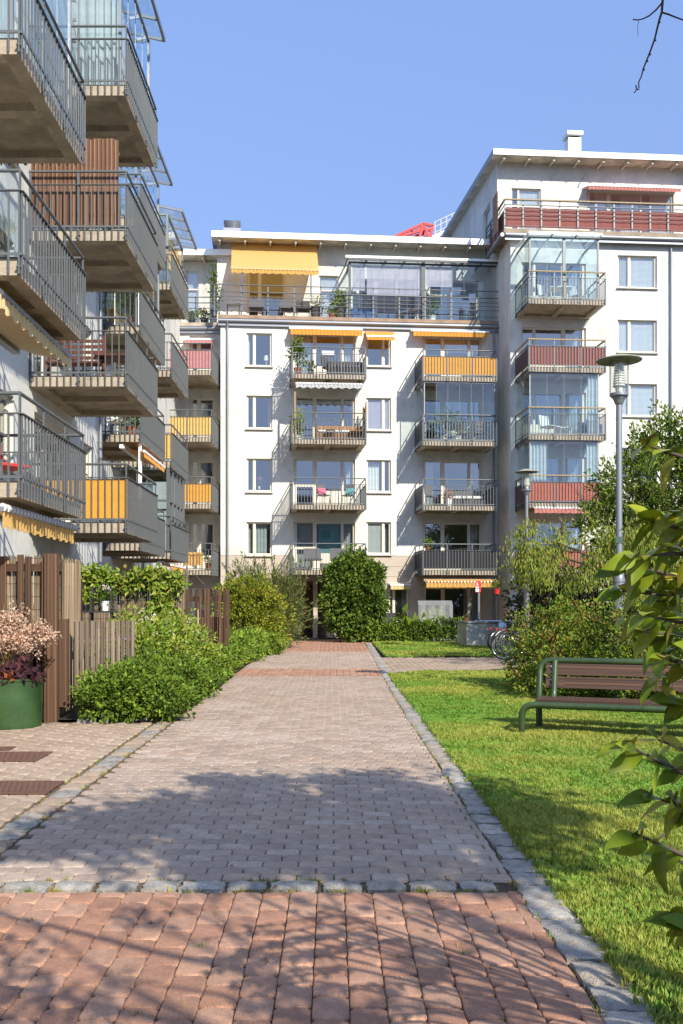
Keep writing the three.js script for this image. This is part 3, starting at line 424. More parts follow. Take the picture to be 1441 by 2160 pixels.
function railing(B, pts, v0, hs, step, o = {}) {              // horizontal-bar terrace railing along points [u,w]
  const f = part('terrace_railing', (() => { const g = new G(); for (let i = 0; i + 1 < pts.length; i++) { const [a, b] = [pts[i], pts[i + 1]]; hs.forEach((h, k) => { if (k && k === 0) return; g.tube([[a[0], v0 + h, a[1]], [b[0], v0 + h, b[1]]], k < 2 ? .022 : .013, 7); }); } return g; })(), M.metal, B.o);
  for (let i = 0; i + 1 < pts.length; i++) { const [a, b] = [pts[i], pts[i + 1]], L = Math.hypot(b[0] - a[0], b[1] - a[1]), n = Math.max(1, Math.round(L / step)); for (let k = i ? 1 : 0; k <= n; k++) { const u = mix(a[0], b[0], k / n), w = mix(a[1], b[1], k / n); part('post', new G().box(u - .03, u + .03, v0 - .08, v0 + hs[0] - .02, w - .035, w - .02).box(u - .035, u + .035, v0 - .1, v0 + .02, w - .05, w + .02), M.metal, f); } }
  if (o.wood) { const g = new G(); for (let i = 0; i + 1 < pts.length; i++) g.bar([pts[i][0], v0 + hs[0] + .03, pts[i][1]], [pts[i + 1][0], v0 + hs[0] + .03, pts[i + 1][1]], .07, .05); part('handrail', g, M.handWood, f); }
  return f;
}
function roofSlab(B, u0, u1, w0, w1, v0, v1, o = {}) {         // front eave at (w1,v0), back at (w0,v1)
  const g = new G(), t = o.t ?? .26; const A = (u, w, v) => [u, v, w];
  g.q(A(u0, w1, v0), A(u1, w1, v0), A(u1, w1, v0 - t), A(u0, w1, v0 - t)); g.q(A(u0, w1, v0 - t), A(u1, w1, v0 - t), A(u1, w1, v0), A(u0, w1, v0)); // fascia
  const g2 = new G(); g2.q(A(u0, w1, v0), A(u1, w1, v0), A(u1, w0, v1), A(u0, w0, v1)); g2.q(A(u0, w0, v1 - t), A(u0, w1, v0 - t), A(u0, w1, v0), A(u0, w0, v1)); g2.q(A(u1, w1, v0 - t), A(u1, w0, v1 - t), A(u1, w0, v1), A(u1, w1, v0)); g2.q(A(u1, w0, v1 - t), A(u0, w0, v1 - t), A(u0, w0, v1), A(u1, w0, v1));
  const gf = new G().box(u0, u1, v0 - t, v0, w1 - .03, w1);
  const r = part('roof', g2, M.zinc, B.o); part('fascia', gf, M.whiteTrim, r);
  const s = new G(); s.q(A(u0, w0, v1 - t), A(u1, w0, v1 - t), A(u1, w1 - .03, v0 - t + .01), A(u0, w1 - .03, v0 - t + .01)); part('soffit', s, M.soffit, r);
  for (let u = u0 + (o.first ?? .6); u < u1 - .1; u += o.step ?? 1.1) part('rafter', new G().bar([u, v0 - t - .06, w1 - .12], [u, mix(v0, v1, (w1 - o.wallW) / (w1 - w0)) - t - .06, o.wallW], .075, .15), M.soffit, r);
  return r;
}
const FL = [2.68, 5.37, 8.06, 10.75];                          // balcony slab undersides, storey by storey

// ---------- central building ----------
const C = frame('apartment_building', 'white rendered five storey block with orange awnings closing the path', -4.75, 41.5, 4.72);
{
  const Wd = 12.25, P = (x, y, w) => C.P(x, y, w), R1 = [702, 834, 967, 1101];
  const cur = M.curtain;
  const lo = [{ curtains: [[.02, .14]] }, { curtains: [[.85, .97]] }, {}, { curtains: [[.05, .2], [.32, .8]] }];
  R1.forEach((y, k) => { const [u0, v1] = P(520, y), [u1] = P(574, y); win(C, u0, u1, v1 - 1.42, v1, { cols: [.24, .66], ...lo[k] }); });
  const ro = [{}, { blinds: [[0, .62, .98, M.lilac], [.66, 1, .98, M.lilac]] }, { curtains: [[.02, .55, M.white]] }, { blinds: [[.05, .6, .95]], curtains: [[.7, .97]] }];
  [704, 839, 970, 1101].forEach((y, k) => { const [u0, v1] = P(773, y), [u1] = P(825, y); win(C, u0, u1, v1 - 1.4, v1, { cols: [.66, .24], ...ro[k] }); });
  const dl = [{ curtains: [[.05, .28], [.75, .98]] }, { curtains: [[.04, .16]], blinds: [[.38, .95, .25, M.grey]] }, { curtains: [[.86, .98]] }, { curtains: [[.04, .32], [.82, .98]], blinds: [[.4, .8, .96, M.teal]] }];
  const dr = [{ blinds: [[.38, 1, .3]], curtains: [[.03, .1]] }, {}, { curtains: [[.04, .2], [.82, .97]] }, { curtains: [[.78, .95]] }];
  [3, 2, 1, 0].forEach((k, i) => {
    const fl = FL[k] + .2, top = fl + 2.13;
    let a = P(620, 900)[0], b = P(749, 900)[0]; win(C, a, b, fl, top, { cols: [.33, .43, .18], door: 0, mid: i > 1, low: .75, ...dl[i] });
    a = P(892, 900)[0]; b = P(1016, 900)[0]; win(C, a, b, fl, top, { cols: [.33, .43, .18], door: 0, low: .75, ...dr[i] });
  });
  wall(C, 'facade_wall', 0, Wd, 3.56, 13.62, C.holes, M.stucco);
  const gh = []; const z = { holes: gh };
  { let a = P(893, 1290)[0], b = P(1016, 1290)[0]; win(C, a, b, .12, 2.3, { cols: [.33, .43, .18], door: 0, low: .5, curtains: [[.72, .97]], ...z }); a = P(820, 1290)[0]; b = P(862, 1290)[0]; win(C, a, b, .75, 2.2, { cols: [.2, .75], curtains: [[.72, .97]], blinds: [], ...z }); }
  C.holes.filter(h => h[2] < 3.56).forEach(h => gh.push(h));
  const ent = [P(602, 1290)[0], P(690, 1290)[0], .0, 2.45]; gh.push(ent);
  { // beige ground-floor panels in courses with open joints
    const courses = [0.02, .58, 1.14, 1.7, 2.26, 2.66, 3.1, 3.555];
    for (let i = 0; i + 1 < courses.length; i++) { const v0 = courses[i], v1 = courses[i + 1] - .016, us = [0, Wd]; for (const h of gh) if (h[2] < v1 && h[3] > v0) us.push(clamp(h[0], 0, Wd), clamp(h[1], 0, Wd)); us.sort((a, b) => a - b);
      for (let k = 0; k + 1 < us.length; k++) { const a = us[k], b = us[k + 1]; if (b - a < .01) continue; const c = (a + b) / 2, hs = gh.filter(h => h[0] < c && h[1] > c && h[2] < v1 && h[3] > v0).sort((p, q) => p[2] - q[2]); let y = v0; const g = new G(); for (const h of hs) { if (h[2] > y + .01) g.box(a, b, y, h[2], -.28, -.004); y = Math.max(y, h[3]); } if (y < v1 - .01) g.box(a, b, y, v1, -.28, -.004); if (g.p.length) part('wall_panel', g, M.plinth, C.o); } }
    wall(C, 'ground_floor_wall', 0, Wd, 0, 3.56, gh.map(h => [h[0] - .001, h[1] + .001, Math.max(.004, h[2] - .001), h[3] + .001]), M.plinth, -.02, .27);
  }
  { // recessed entrance
    const [a, b] = ent, g = new G().q([a - .02, 0, -1.9], [b + .02, 0, -1.9], [b + .02, 2.5, -1.9], [a - .02, 2.5, -1.9]).q([a, 0, -.25], [a, 0, -1.9], [a, 2.5, -1.9], [a, 2.5, -.25]).q([b, 0, -1.9], [b, 0, -.25], [b, 2.5, -.25], [b, 2.5, -1.9]).q([a, 2.45, -1.9], [b, 2.45, -1.9], [b, 2.45, -.25], [a, 2.45, -.25]);
    const f = part('entrance', g, M.plinth, C.o), u = P(652, 1290, -1.4)[0];
    part('door_frame', new G().box(u - 1.0, u + .36, 0, 2.3, -1.88, -1.82).box(u + .25, u + .36, 0, 2.3, -1.82, -1.4), M.darkMetal, f); part('door_leaf', new G().box(u - .28, u + .22, .05, 2.2, -1.8, -1.74), M.oak, f); part('kick_plate', new G().box(u - .2, u + .14, .06, .55, -1.74, -1.73), M.black, f); part('door_glass', new G().q([u - .92, .1, -1.8], [u - .32, .1, -1.8], [u - .32, 2.2, -1.8], [u - .92, 2.2, -1.8]), M.glass, f); part('handle', new G().tube([[u - .22, .9, -1.7], [u - .22, 1.3, -1.7]], .015), M.steel, f);
    part('entrance_lamp', new G().lathe([[.001, 0], [.12, .02], [.14, .07], [.06, .1]], 14, u - .35, 2.3, -.9), M.whiteTrim, f);
    part('pillar', new G().box(P(661, 1290, .02)[0], P(670, 1290, .02)[0], 0, 2.45, -.26, .02), M.plinth, f);
  }
  const bl = [P(618, 900, 1.9)[0], P(770, 900, 1.9)[0]], br = [P(894, 900, 1.9)[0], P(1046, 900, 1.9)[0]];
  for (const k of [0, 1, 2, 3]) balcony(C, { u0: bl[0], u1: bl[1], w0: 0, w1: 1.85, y: FL[k], panels: {} });
  balcony(C, { u0: br[0], u1: br[1], w0: 0, w1: 1.85, y: FL[3], panels: { F: M.orangePanel, L: M.grey } });
  balcony(C, { u0: br[0], u1: br[1], w0: 0, w1: 1.85, y: FL[2], panels: { L: M.grey } });
  balcony(C, { u0: br[0], u1: br[1], w0: 0, w1: 1.85, y: FL[1], panels: { L: M.greyCloth } });
  balcony(C, { u0: br[0], u1: br[1], w0: 0, w1: 1.85, y: FL[0], panels: { F: M.blackCloth, L: M.blackCloth } });
  glazing(C, br[0] + .05, br[1] - .02, 0, 1.78, FL[2] + .2, FL[3], { n: 6, open: 0, glass: M.clear });
  // awnings
  { const [a, v] = P(612, 690, .3), [b] = P(763, 690, .3); awning(C, a, b, v + .02, .02, .12, .5, M.orange, { val: .24, hem: 0, sag: 0 }); }
  { const [a, v] = P(870, 696, .3), [b] = P(1028, 696, .3); awning(C, a, b, v + .02, .02, .1, .5, M.orange, { val: .2, hem: 0, sag: 0 }); }
  { const [a, v] = P(771, 704, .1), [b] = P(829, 704, .1); awning(C, a, b, v + .04, .01, .28, .62, M.orange, { val: .13, hem: 0, arms: 1, case: M.orange }); }
  { const [a, v] = P(624, 806, 1.6), [b] = P(766, 806, 1.6); awning(C, a, b, v + .02, 1.2, .06, .45, M.greyCloth, { val: .2, hem: .06, sag: 0 }); }
  { const [a, v] = P(899, 1226, 1.9), [b] = P(1048, 1226, 1.9); awning(C, a, b, v + .06, 1.5, .08, .42, M.yellow, { val: .22, hem: .02, roll: M.orange, sag: 0 }); }
  { const [a, v] = P(824, 1232, .5), [b] = P(866, 1232, .5); awning(C, a, b, v + .03, .02, .06, .5, M.pale, { val: .17, hem: 0, sag: 0 }); }
  { const [a, v] = P(622, 840, .3), [b] = P(748, 840, .3); awning(C, a, b, v - .03, -.29, .0, .13, M.greyCloth, { val: .12, hem: .04 }); }
  // terrace, setback storey, roof
  const tw = -1.5, tv = 13.62; part('terrace_slab', new G().box(-.1, Wd + .05, tv + .02, tv + .17, -1.8, .16), M.terracotta.clone(), C.o).material = std([.42, .3, .22], .9, { map: T.concrete });
  gutter(C, -.1, Wd + .1, tv - .08, .06); downpipe(C, P(480, 900, .09)[0], .0, tv - .1, .0); downpipe(C, P(1042, 900, .09)[0], .0, tv - .1, .0);
  railing(C, [[-.25, -1.4], [-.25, .12], [Wd - .02, .12]], tv + .2, [1.26, .96, .76, .6, .43, .14], 1.1);
  const th = []; { const q = { holes: th, w: tw };
    let a = P(521, 600, tw)[0], b = P(601, 600, tw)[0]; win(C, a, b, tv + .2, tv + 2.6, { ...q, cols: [.3, .6], door: 0, low: .1 });
    a = P(673, 600, tw)[0]; b = P(714, 600, tw)[0]; win(C, a, b, tv + .2, tv + 2.5, { ...q, cols: [1], transom: .28, blinds: [[.1, .95, .98]] });
    a = P(752, 600, tw)[0]; b = P(880, 600, tw)[0]; win(C, a, b, tv + .2, tv + 2.4, { ...q, cols: [.3, .3, .3], door: 0, low: .2 }); a = P(905, 600, tw)[0]; b = P(1012, 600, tw)[0]; win(C, a, b, tv + .2, tv + 2.45, { ...q, cols: [.3, .4], transom: .3 }); }
  const u0 = P(458, 600, tw)[0]; wall(C, 'setback_wall', u0, Wd + .2, tv + .1, 17.5, th, M.stucco, tw); part('setback_side_wall', new G().box(u0, u0 + .3, tv, 17.4, -11, tw - .3), M.stucco, C.o);
  roofSlab(C, P(446, 490, -.45)[0], Wd + .1, -11.5, -.45, 17.58, 18.5, { wallW: tw, first: .35 });
  { const [a, v] = P(489, 514, -1.2), [b, vb] = P(675, 576, .15); awning(C, a, b - .05, v + .05, -1.46, v - vb - .08, 1.55, M.yellow, { val: .2, hem: .05, sag: .02, bar: M.pale, case: M.orange }); for (const u of [P(511, 600, 0)[0], P(656, 600, 0)[0]]) part('awning_strap', new G().box(u - .025, u + .025, vb - 1.0, vb, .05, .06), M.blue, C.o); }
  { // glazed terrace room
    const a = P(738, 600, -.2)[0], b = P(1051, 600, -.2)[0], y0 = tv + .2, y1 = P(800, 553, -.2)[1]; const gl = glazing(C, a, b, tw, -.2, y0, y1, { n: 13, glass: M.clearer, frame: M.darkMetal, t: .09, posts: [P(893, 600, -.2)[0]], roof: { rise: .22, out: .18, mat: M.darkMetal } });
    part('canopy_edge', new G().box(a - .2, b + .1, y1 + .1, y1 + .2, -.05, .0), M.whiteTrim, gl);
    for (const [x0, x1, yb] of [[744, 770, 612], [774, 890, 622], [899, 954, 604]]) part('blind', slats(P(x0, 600, -.3)[0], P(x1, 600, -.3)[0], P(x0, yb, -.3)[1], P(x0, 562, -.3)[1], -.32), M.lilac, gl);
  }
  { const [a, v] = P(490, 485, -4); part('vent_box', new G().add(new THREE.CylinderGeometry(.55, .42, .35, 4, 1).rotateY(Math.PI / 4), M4(a, v + .12, -4)).box(a - .4, a + .4, v - .7, v - .05, -4.4, -3.6), M.zinc, C.o); }
  part('rear_mass', new G().box(.3, Wd, 0, 13.5, -11, -3.2), M.stucco, C.o);
}

// ---------- taller block with the wooden handrails ----------
const Rb = frame('apartment_building', 'taller white block with wooden handrails and red balcony cloths', 7.42, 40.35, 4.3);
{
  const P = Rb.P, WR = [538, 674, 809, 944, 1079], Wd = 10.5;
  WR.forEach((y, k) => { const [u0, v1] = P(1303, y), [u1] = P(1386, y); win(Rb, u0, u1, v1 - 1.36, v1, { cols: [.27, .66], blinds: k < 3 ? [[.02, .28, .97, k ? M.blind : M.greyCloth], [.32, .97, k === 1 ? .97 : .96]] : [] }); });
  const RL = [2.6, 5.29, 7.98, 10.67, 13.36];
  RL.forEach((y, k) => { const fl = y + .2, a = P(1100, 900)[0], b = P(1236, 900)[0]; win(Rb, a, b, fl, fl + 2.12, { cols: [.18, .43, .33], door: 2, low: .75, curtains: k === 1 ? [[.7, .97, M.greyCloth]] : [[.72, .95]] }); });
  { const a = P(1100, 1280)[0], b = P(1236, 1280)[0]; win(Rb, a, b, .1, 2.25, { cols: [.3, .5], door: 0 }); }
  wall(Rb, 'facade_wall', 0, Wd, 0, 16.75, Rb.holes, M.stucco); part('side_wall', new G().box(0, .3, 0, 16.75, -14, -.3), M.sideStucco, Rb.o); part('rear_mass', new G().box(.3, Wd, 0, 16.6, -14, -3.2), M.stucco, Rb.o);
  downpipe(Rb, P(1416, 700, .1)[0], 0, 16.75, 0);
  const bu = [P(1118, 800, 2)[0], P(1276, 800, 2)[0]];
  const pn = [M.red, M.red, null, M.maroon, null], gl = { 1: 1, 2: 1, 4: 1 };
  RL.forEach((y, k) => { balcony(Rb, { u0: bu[0], u1: bu[1], w0: 0, w1: 1.95, y, wood: true, panels: pn[k] ? { F: pn[k], L: pn[k] } : { L: k === 4 ? M.film : M.film } }); if (gl[k]) glazing(Rb, bu[0] + .04, bu[1] - .22, 0, 1.86, y + .2, k === 4 ? y + 2.72 : y + 2.69, { n: k === 4 ? 4 : 4, frame: k === 4 ? M.metal : M.zinc, t: k === 4 ? .06 : .03, posts: k === 4 ? [mix(bu[0], bu[1], .47)] : [], roof: k === 4 ? { rise: .12, out: .2, mat: M.whiteTrim } : null }); });
  for (const [k, a, b] of [[1, .02, .25], [1, .78, .93], [2, .8, .95]]) part('curtain', wavy(mix(bu[0], bu[1], a), mix(bu[0], bu[1], b), RL[k] + .25, RL[k] + 2.62, 1.7, .04, .14), M.curtain, Rb.o);
  { const c = part('curtain', wavy(0, 1.5, RL[1] + .25, RL[1] + 2.62, 0, .04, .14), M.curtain, Rb.o); c.rotation.y = Math.PI / 2; c.position.set(bu[0] + .12, 0, 1.7); }
  { const [a, v] = P(1128, 1058, 2), [b] = P(1268, 1058, 2); awning(Rb, a, b, v + .05, 1.1, .28, .85, M.pinkRed, { val: .2, hem: .02, sag: .02 }); }
  const tv = 16.75, tw = -1.7, th = []; part('terrace_slab', new G().box(-.35, Wd, tv + .02, tv + .2, -2.1, .3), std([.42, .34, .26], .9, { map: T.concrete }), Rb.o);
  gutter(Rb, -.3, Wd, tv - .06, .22); { const g = new G().tube([[-.42, tv - .06, .3], [-.42, tv - .06, -2.5]], .085, 10); part('gutter', g, M.zinc, Rb.o); }
  railing(Rb, [[-.3, -3], [-.3, .25], [Wd, .25]], tv + .22, [1.17, .98, .8, .62, .45, .12], .78, { wood: true });
  part('screen_cloth', wavy(-.25, Wd, tv + .3, tv + 1.12, .17, .008, .5), M.maroon, Rb.o); { const c = part('screen_cloth', wavy(-.1, 3, tv + .3, tv + 1.12, 0, .01, .5), M.maroon, Rb.o); c.rotation.y = Math.PI / 2; c.position.set(-.24, 0, .1); }
  { const q = { holes: th, w: tw }, a = P(1079, 450, tw)[0], b = P(1141, 450, tw)[0], t1 = P(1100, 397, tw)[1]; win(Rb, a, b, tv + .25, t1, { ...q, cols: [.2, .75], transom: .3, blinds: [[.25, .97, .98]] }); const c = P(1239, 450, tw)[0], d = P(1421, 450, tw)[0], t2 = P(1240, 402, tw)[1]; win(Rb, c, d, tv + .25, t2, { ...q, cols: [.42, .62, .62], door: 0, transom: .34, blinds: [[.1, .3, .98], [.4, .64, .98], [.74, .98, .98]] });
    const { 0: aw, 1: v } = P(1239, 392, tw + .5), bw = P(1434, 392, tw + .5)[0]; awning(Rb, aw, bw, v + .1, tw + .02, .12, .6, M.pinkRed, { val: .14, hem: 0, sag: .03 }); }
  const ul = P(1049, 420, tw)[0]; wall(Rb, 'setback_wall', ul, Wd, tv + .1, 20.75, th, M.stucco, tw);
  { const s = new THREE.Shape([[-14, tv - .2], [tw - .3, tv - .2], [tw - .3, 20.7], [-14, 21.5]].map(p => new THREE.Vector2(...p))); s.holes.push(new THREE.Path([[-4.4, 18.0], [-4.4, 19.4], [-3.0, 19.4], [-3.0, 18.0]].map(p => new THREE.Vector2(...p)))); const g = new THREE.ExtrudeGeometry(s, { depth: .3, bevelEnabled: false }); g.rotateY(-Math.PI / 2); g.translate(ul + .3, 0, 0); part('gable_wall', g, M.stucco, Rb.o); const wg = new G().box(ul + .08, ul + .14, 18.0, 19.4, -4.4, -4.34).box(ul + .08, ul + .14, 18.0, 19.4, -3.06, -3).box(ul + .08, ul + .14, 19.34, 19.4, -4.34, -3.06).box(ul + .08, ul + .14, 18, 18.06, -4.34, -3.06), wf = part('window', wg, M.trim, Rb.o); part('pane', new G().q([ul + .11, 18.06, -4.34], [ul + .11, 18.06, -3.06], [ul + .11, 19.34, -3.06], [ul + .11, 19.34, -4.34]), M.glass, wf); part('room', new G().box(ul + .31, ul + 2, 17.6, 19.8, -4.8, -2.6), M.room, wf); part('sill', new G().box(ul - .05, ul + .06, 17.96, 18, -4.45, -2.95), M.trim, wf); }
  roofSlab(Rb, P(1041, 316, -.8)[0], Wd + .2, -14.3, -.8, P(1041, 313, -.8)[1], P(1041, 313, -.8)[1] + .85, { wallW: tw, first: .5, step: 1.08, t: .24 });
  { const [u, v] = P(1208, 312, -3); const c = part('chimney', new G().box(u - .29, u + .29, v - .8, v + .33, -3.3, -2.7), M.whiteTrim, Rb.o); part('chimney_neck', new G().box(u - .23, u + .23, v + .33, v + .44, -3.22, -2.78), M.black, c); part('chimney_cap', new G().box(u - .36, u + .36, v + .44, v + .6, -3.38, -2.62), M.whiteTrim, c); }
  { const [u, v] = P(1060, 440, -1.2); const f = part('trellis', new G().box(u - .45, u - .42, tv + .3, v + .35, -1.1, -.3), M.oak, Rb.o); for (let k = 0; k < 7; k++) part('slat', new G().box(u - .42, u - .4, tv + .4 + k * .22, tv + .46 + k * .22, -1.1, -.3), M.oak, f); }
  { const [u, v] = P(1228, 378, tw); part('antenna_arm', new G().tube([[u, v, tw], [u, v, tw + .5], [u + .08, v + .05, tw + .5]], .02, 6), M.zinc, Rb.o); }
}

// ---------- wing between the side block and the central block ----------
const Wg = frame('apartment_building', 'narrow recessed wing with pink, yellow and orange balcony cloths', -9.5, 42.4, 0);
{
  const P = Wg.P, LV = [2.66, 5.37, 8.1, 10.82];
  LV.forEach((y, k) => { const a = P(400, 900)[0], b = P(452, 900)[0]; win(Wg, a, b, y + .2, y + 2.35, { cols: [.3, .5], door: 0, low: .7, curtains: k === 0 ? [[.05, .25]] : [] }); });
  { const a = P(398, 1280)[0], b = P(450, 1280)[0]; win(Wg, a, b, .1, 2.2, { cols: [.3, .5], door: 0 }); }
  wall(Wg, 'facade_wall', 0, 4.85, 0, 13.55, Wg.holes, M.stucco); part('rear_mass', new G().box(0, 4.4, 0, 13.4, -9, -3.2), M.stucco, Wg.o);
  const u0 = -7.9 + 9.5, u1 = -4.92 + 9.5, pn = [null, { F: M.orangePanel }, { F: M.yellowPanel }, { F: M.rose, R: M.rose }];
  LV.forEach((y, k) => balcony(Wg, { u0, u1, w0: 0, w1: 2.75, y, panels: pn[k] || {} }));
  { const [a, v] = P(388, 712, .4), [b] = P(448, 712, .4); awning(Wg, a, b, v, .02, .06, .3, M.rose, { val: .16, hem: 0 }); }
  const tv = 13.55, tw = -1.4, th = []; part('terrace_slab', new G().box(0, 4.7, tv, tv + .15, -1.6, .16), M.concrete, Wg.o); gutter(Wg, 0, 4.7, tv - .1, .06);
  { const a = P(392, 600, tw)[0], b = P(419, 600, tw)[0], t = P(400, 571, tw)[1]; win(Wg, a, b, tv + .2, t, { holes: th, w: tw, transom: .3, blinds: [[.1, .95, .9]] }); }
  wall(Wg, 'setback_wall', 0, 5.2, tv + .1, 16.9, th, M.sideStucco, tw); railing(Wg, [[1.5, .1], [4.6, .1]], tv + .17, [1.1, .85, .62, .4, .14], 1.05); roofSlab(Wg, 0, 5.2, -9, -.4, 17.1, 17.8, { wallW: tw, step: 1.2, first: .2 });
}

// ---------- side block with the stacked balconies ----------
const Lb = frame('apartment_building', 'long side block with grey balustrade balconies stacked along the path', -5.66, 11, 90);
{
  const L = [2.86, 5.6, 8.33, 11.05], wb = -.95;
  const cols = [[1.0, 4.0], [7.2, 10.2]], back = [[13.5, 16.8], [18.2, 21.3]];
  for (const [a, b] of cols) for (const y of L) win(Lb, a + .3, b - .2, y + .2, y + 2.34, { cols: [.35, .5], door: 0, low: .7, curtains: [[.5, .7]] });
  for (const y of L.slice(0, 3)) { win(Lb, 4.9, 6.3, y + 1, y + 2.35, { cols: [.3, .6] }); win(Lb, 10.9, 12.0, y + 1, y + 2.35, { cols: [.3, .6] }); }
  win(Lb, 8.2, 9.4, .1, 2.2, { cols: [1], door: 0 }); win(Lb, 5.0, 6.3, .9, 2.2, { cols: [.4, .6] });
  wall(Lb, 'facade_wall', -3, 12.8, 0, 17, Lb.holes, M.stucco); part('rear_mass', new G().box(-3, 12.8, 0, 16.9, -8, -3.2), M.stucco, Lb.o);
  const h2 = [], q = { holes: h2, w: wb }; for (const [a, b] of back) for (const y of L) win(Lb, a + .3, b - .3, y + .2, y + 2.34, { ...q, cols: [.35, .5], door: 0, low: .7 });
  wall(Lb, 'facade_wall', 12.8, 32, 0, 13.9, h2, M.stucco, wb); part('rear_mass', new G().box(12.9, 32, 0, 13.8, -8, -4.2), M.stucco, Lb.o);
  downpipe(Lb, 22.6, 0, 13.8, wb); downpipe(Lb, 12.4, 0, 17, 0);
  cols.forEach(([u0, u1], c) => L.forEach((y, k) => { if (c === 0 && k === 3) return; balcony(Lb, { u0, u1, w0: 0, w1: 1.79, y, single: k < 3, panels: c === 1 && k === 0 ? { L: M.orangePanel } : {} }); }));
  back.forEach(([u0, u1], c) => L.forEach((y, k) => balcony(Lb, { u0, u1, w0: wb, w1: .82, y: y - (c && k === 3 ? .1 : 0), panels: c === 1 && (k === 1) ? { L: M.yellowPanel } : c === 1 && k === 0 ? { F: M.metal } : k === 0 && c === 0 ? { F: M.grey } : {} })));
  // tall screen of weathered boards on one balcony
  { const y = L[2] + .2, f = part('board_screen', new G().box(7.32, 7.36, y + .3, y + .36, -.02, 1.66).box(7.32, 7.36, y + 1.45, y + 1.51, -.02, 1.66), M.screenWood[0], Lb.o), R = rng(9); for (let i = 0; i < 21; i++) { const w = .0 + i * .079; part('board', new G().box(7.275, 7.315, y + .06 + R() * .02, y + (i > 10 ? 1.72 : 1.5) + R() * .05, w, w + .066), M.screenWood[R() * 3 | 0], f); } }
  // glazing and canopies
  glazing(Lb, 7.3, 10.15, 0, 1.7, L[3] + .2, L[3] + 2.75, { n: 4, frame: M.zinc, t: .05, roof: { rise: .5, out: .3, mat: M.zinc } });
  part('curtain', wavy(7.4, 8.9, L[3] + .3, L[3] + 2.1, 1.5, .05, .16), M.curtain, Lb.o); { const c = part('curtain', wavy(0, .7, L[3] + .3, L[3] + 2.0, 0, .05, .16), M.curtain, Lb.o); c.rotation.y = Math.PI / 2; c.position.set(7.45, 0, 1.5); }
  glazing(Lb, 1.2, 3.9, 0, 1.66, L[2] + .2, L[2] + 2.8, { n: 4, frame: M.zinc, t: .04 });
  glazing(Lb, 13.55, 16.7, wb, .74, L[2] + .2, L[2] + 2.65, { n: 4, frame: M.zinc, t: .04 }); glazing(Lb, 13.55, 16.7, wb, .74, L[3] + .2, L[3] + 2.4, { n: 4, frame: M.zinc, t: .05, roof: { rise: .4, out: .35, mat: M.zinc, glass: M.film } });
  glazing(Lb, 18.25, 21.2, wb, .74, L[3] + .1, L[3] + 2.2, { n: 4, frame: M.zinc, t: .06, roof: { rise: .5, out: .42, mat: M.zinc, glass: M.film } }); part('sun_screen', wavy(18.4, 21.0, L[3] + .9, L[3] + 2.0, .6, .01, .3), M.yellow, Lb.o);
  glazing(Lb, 18.25, 21.2, wb, .78, L[0] + .2, L[1], { n: 5, frame: M.metal, t: .09, mid: L[0] + 1.75, posts: [18.9, 19.6, 20.3, 20.9] });
  // awnings under two slabs, along the front edge
  awning(Lb, 1.05, 4.35, L[1] - .07, .62, .1, .9, M.pale, { val: .2, hem: .05, case: M.zinc, bar: M.zinc }); awning(Lb, .95, 4.25, L[0] - .13, 1.1, .02, .5, M.pale, { val: .21, hem: .03, roll: M.white, case: M.zinc, bar: M.zinc, valMat: M.yellow });
  awning(Lb, 13.6, 16.6, L[1] - .1, .3, .12, .6, M.orange, { val: .12, hem: 0 }); awning(Lb, 18.4, 21, L[0] - .12, .4, .06, .4, M.orange, { val: .12, hem: 0 });
  for (const u of [13.62, 13.85]) part('awning_pole', new G().tube([[u, L[0] + .2, .78], [u, L[1], .78]], .025, 8), M.whiteTrim, Lb.o);
  { // wire netting on one balcony
    const y = L[1] + 2.73, g = new G(); for (let w = -.9; w < .8; w += .09) g.box(13.42, 13.424, y + .9, y + 2.5, w, w + .004); for (let h = .9; h < 2.5; h += .09) g.box(13.42, 13.424, y + h, y + h + .004, -.9, .8); part('bird_net', g, M.black, Lb.o); for (const w of [-.3, .2, .8]) part('net_pole', new G().tube([[13.44, y + .2, w], [13.44, y + 2.5, w]], .013, 6), M.whiteTrim, Lb.o); }
}
// block across the courtyard behind the viewpoint: seen only as the dark reflection in the lower panes
{
  const o = thing('apartment_building', 'opposite housing block across the courtyard mirrored in lower panes', 'building', [-4, 0, 47], Math.PI), g = new G().box(-32, 32, 0, 15.5, -10, 0); part('wall', g, std([.3, .24, .2], .9, { map: T.stucco }), o); part('roof', new G().box(-32.4, 32.4, 15.5, 15.8, -10.4, .5), M.darkMetal, o);
  for (let i = 0; i < 16; i++) for (let k = 0; k < 5; k++) { const f = part('window', new G().box(-30 + i * 4 - .8, -30 + i * 4 + .8, 1.2 + k * 2.9, 2.7 + k * 2.9, .0, .03), M.trim, o); part('pane', new G().box(-30 + i * 4 - .7, -30 + i * 4 + .7, 1.3 + k * 2.9, 2.6 + k * 2.9, .03, .035), M.darkMetal, f); }
}
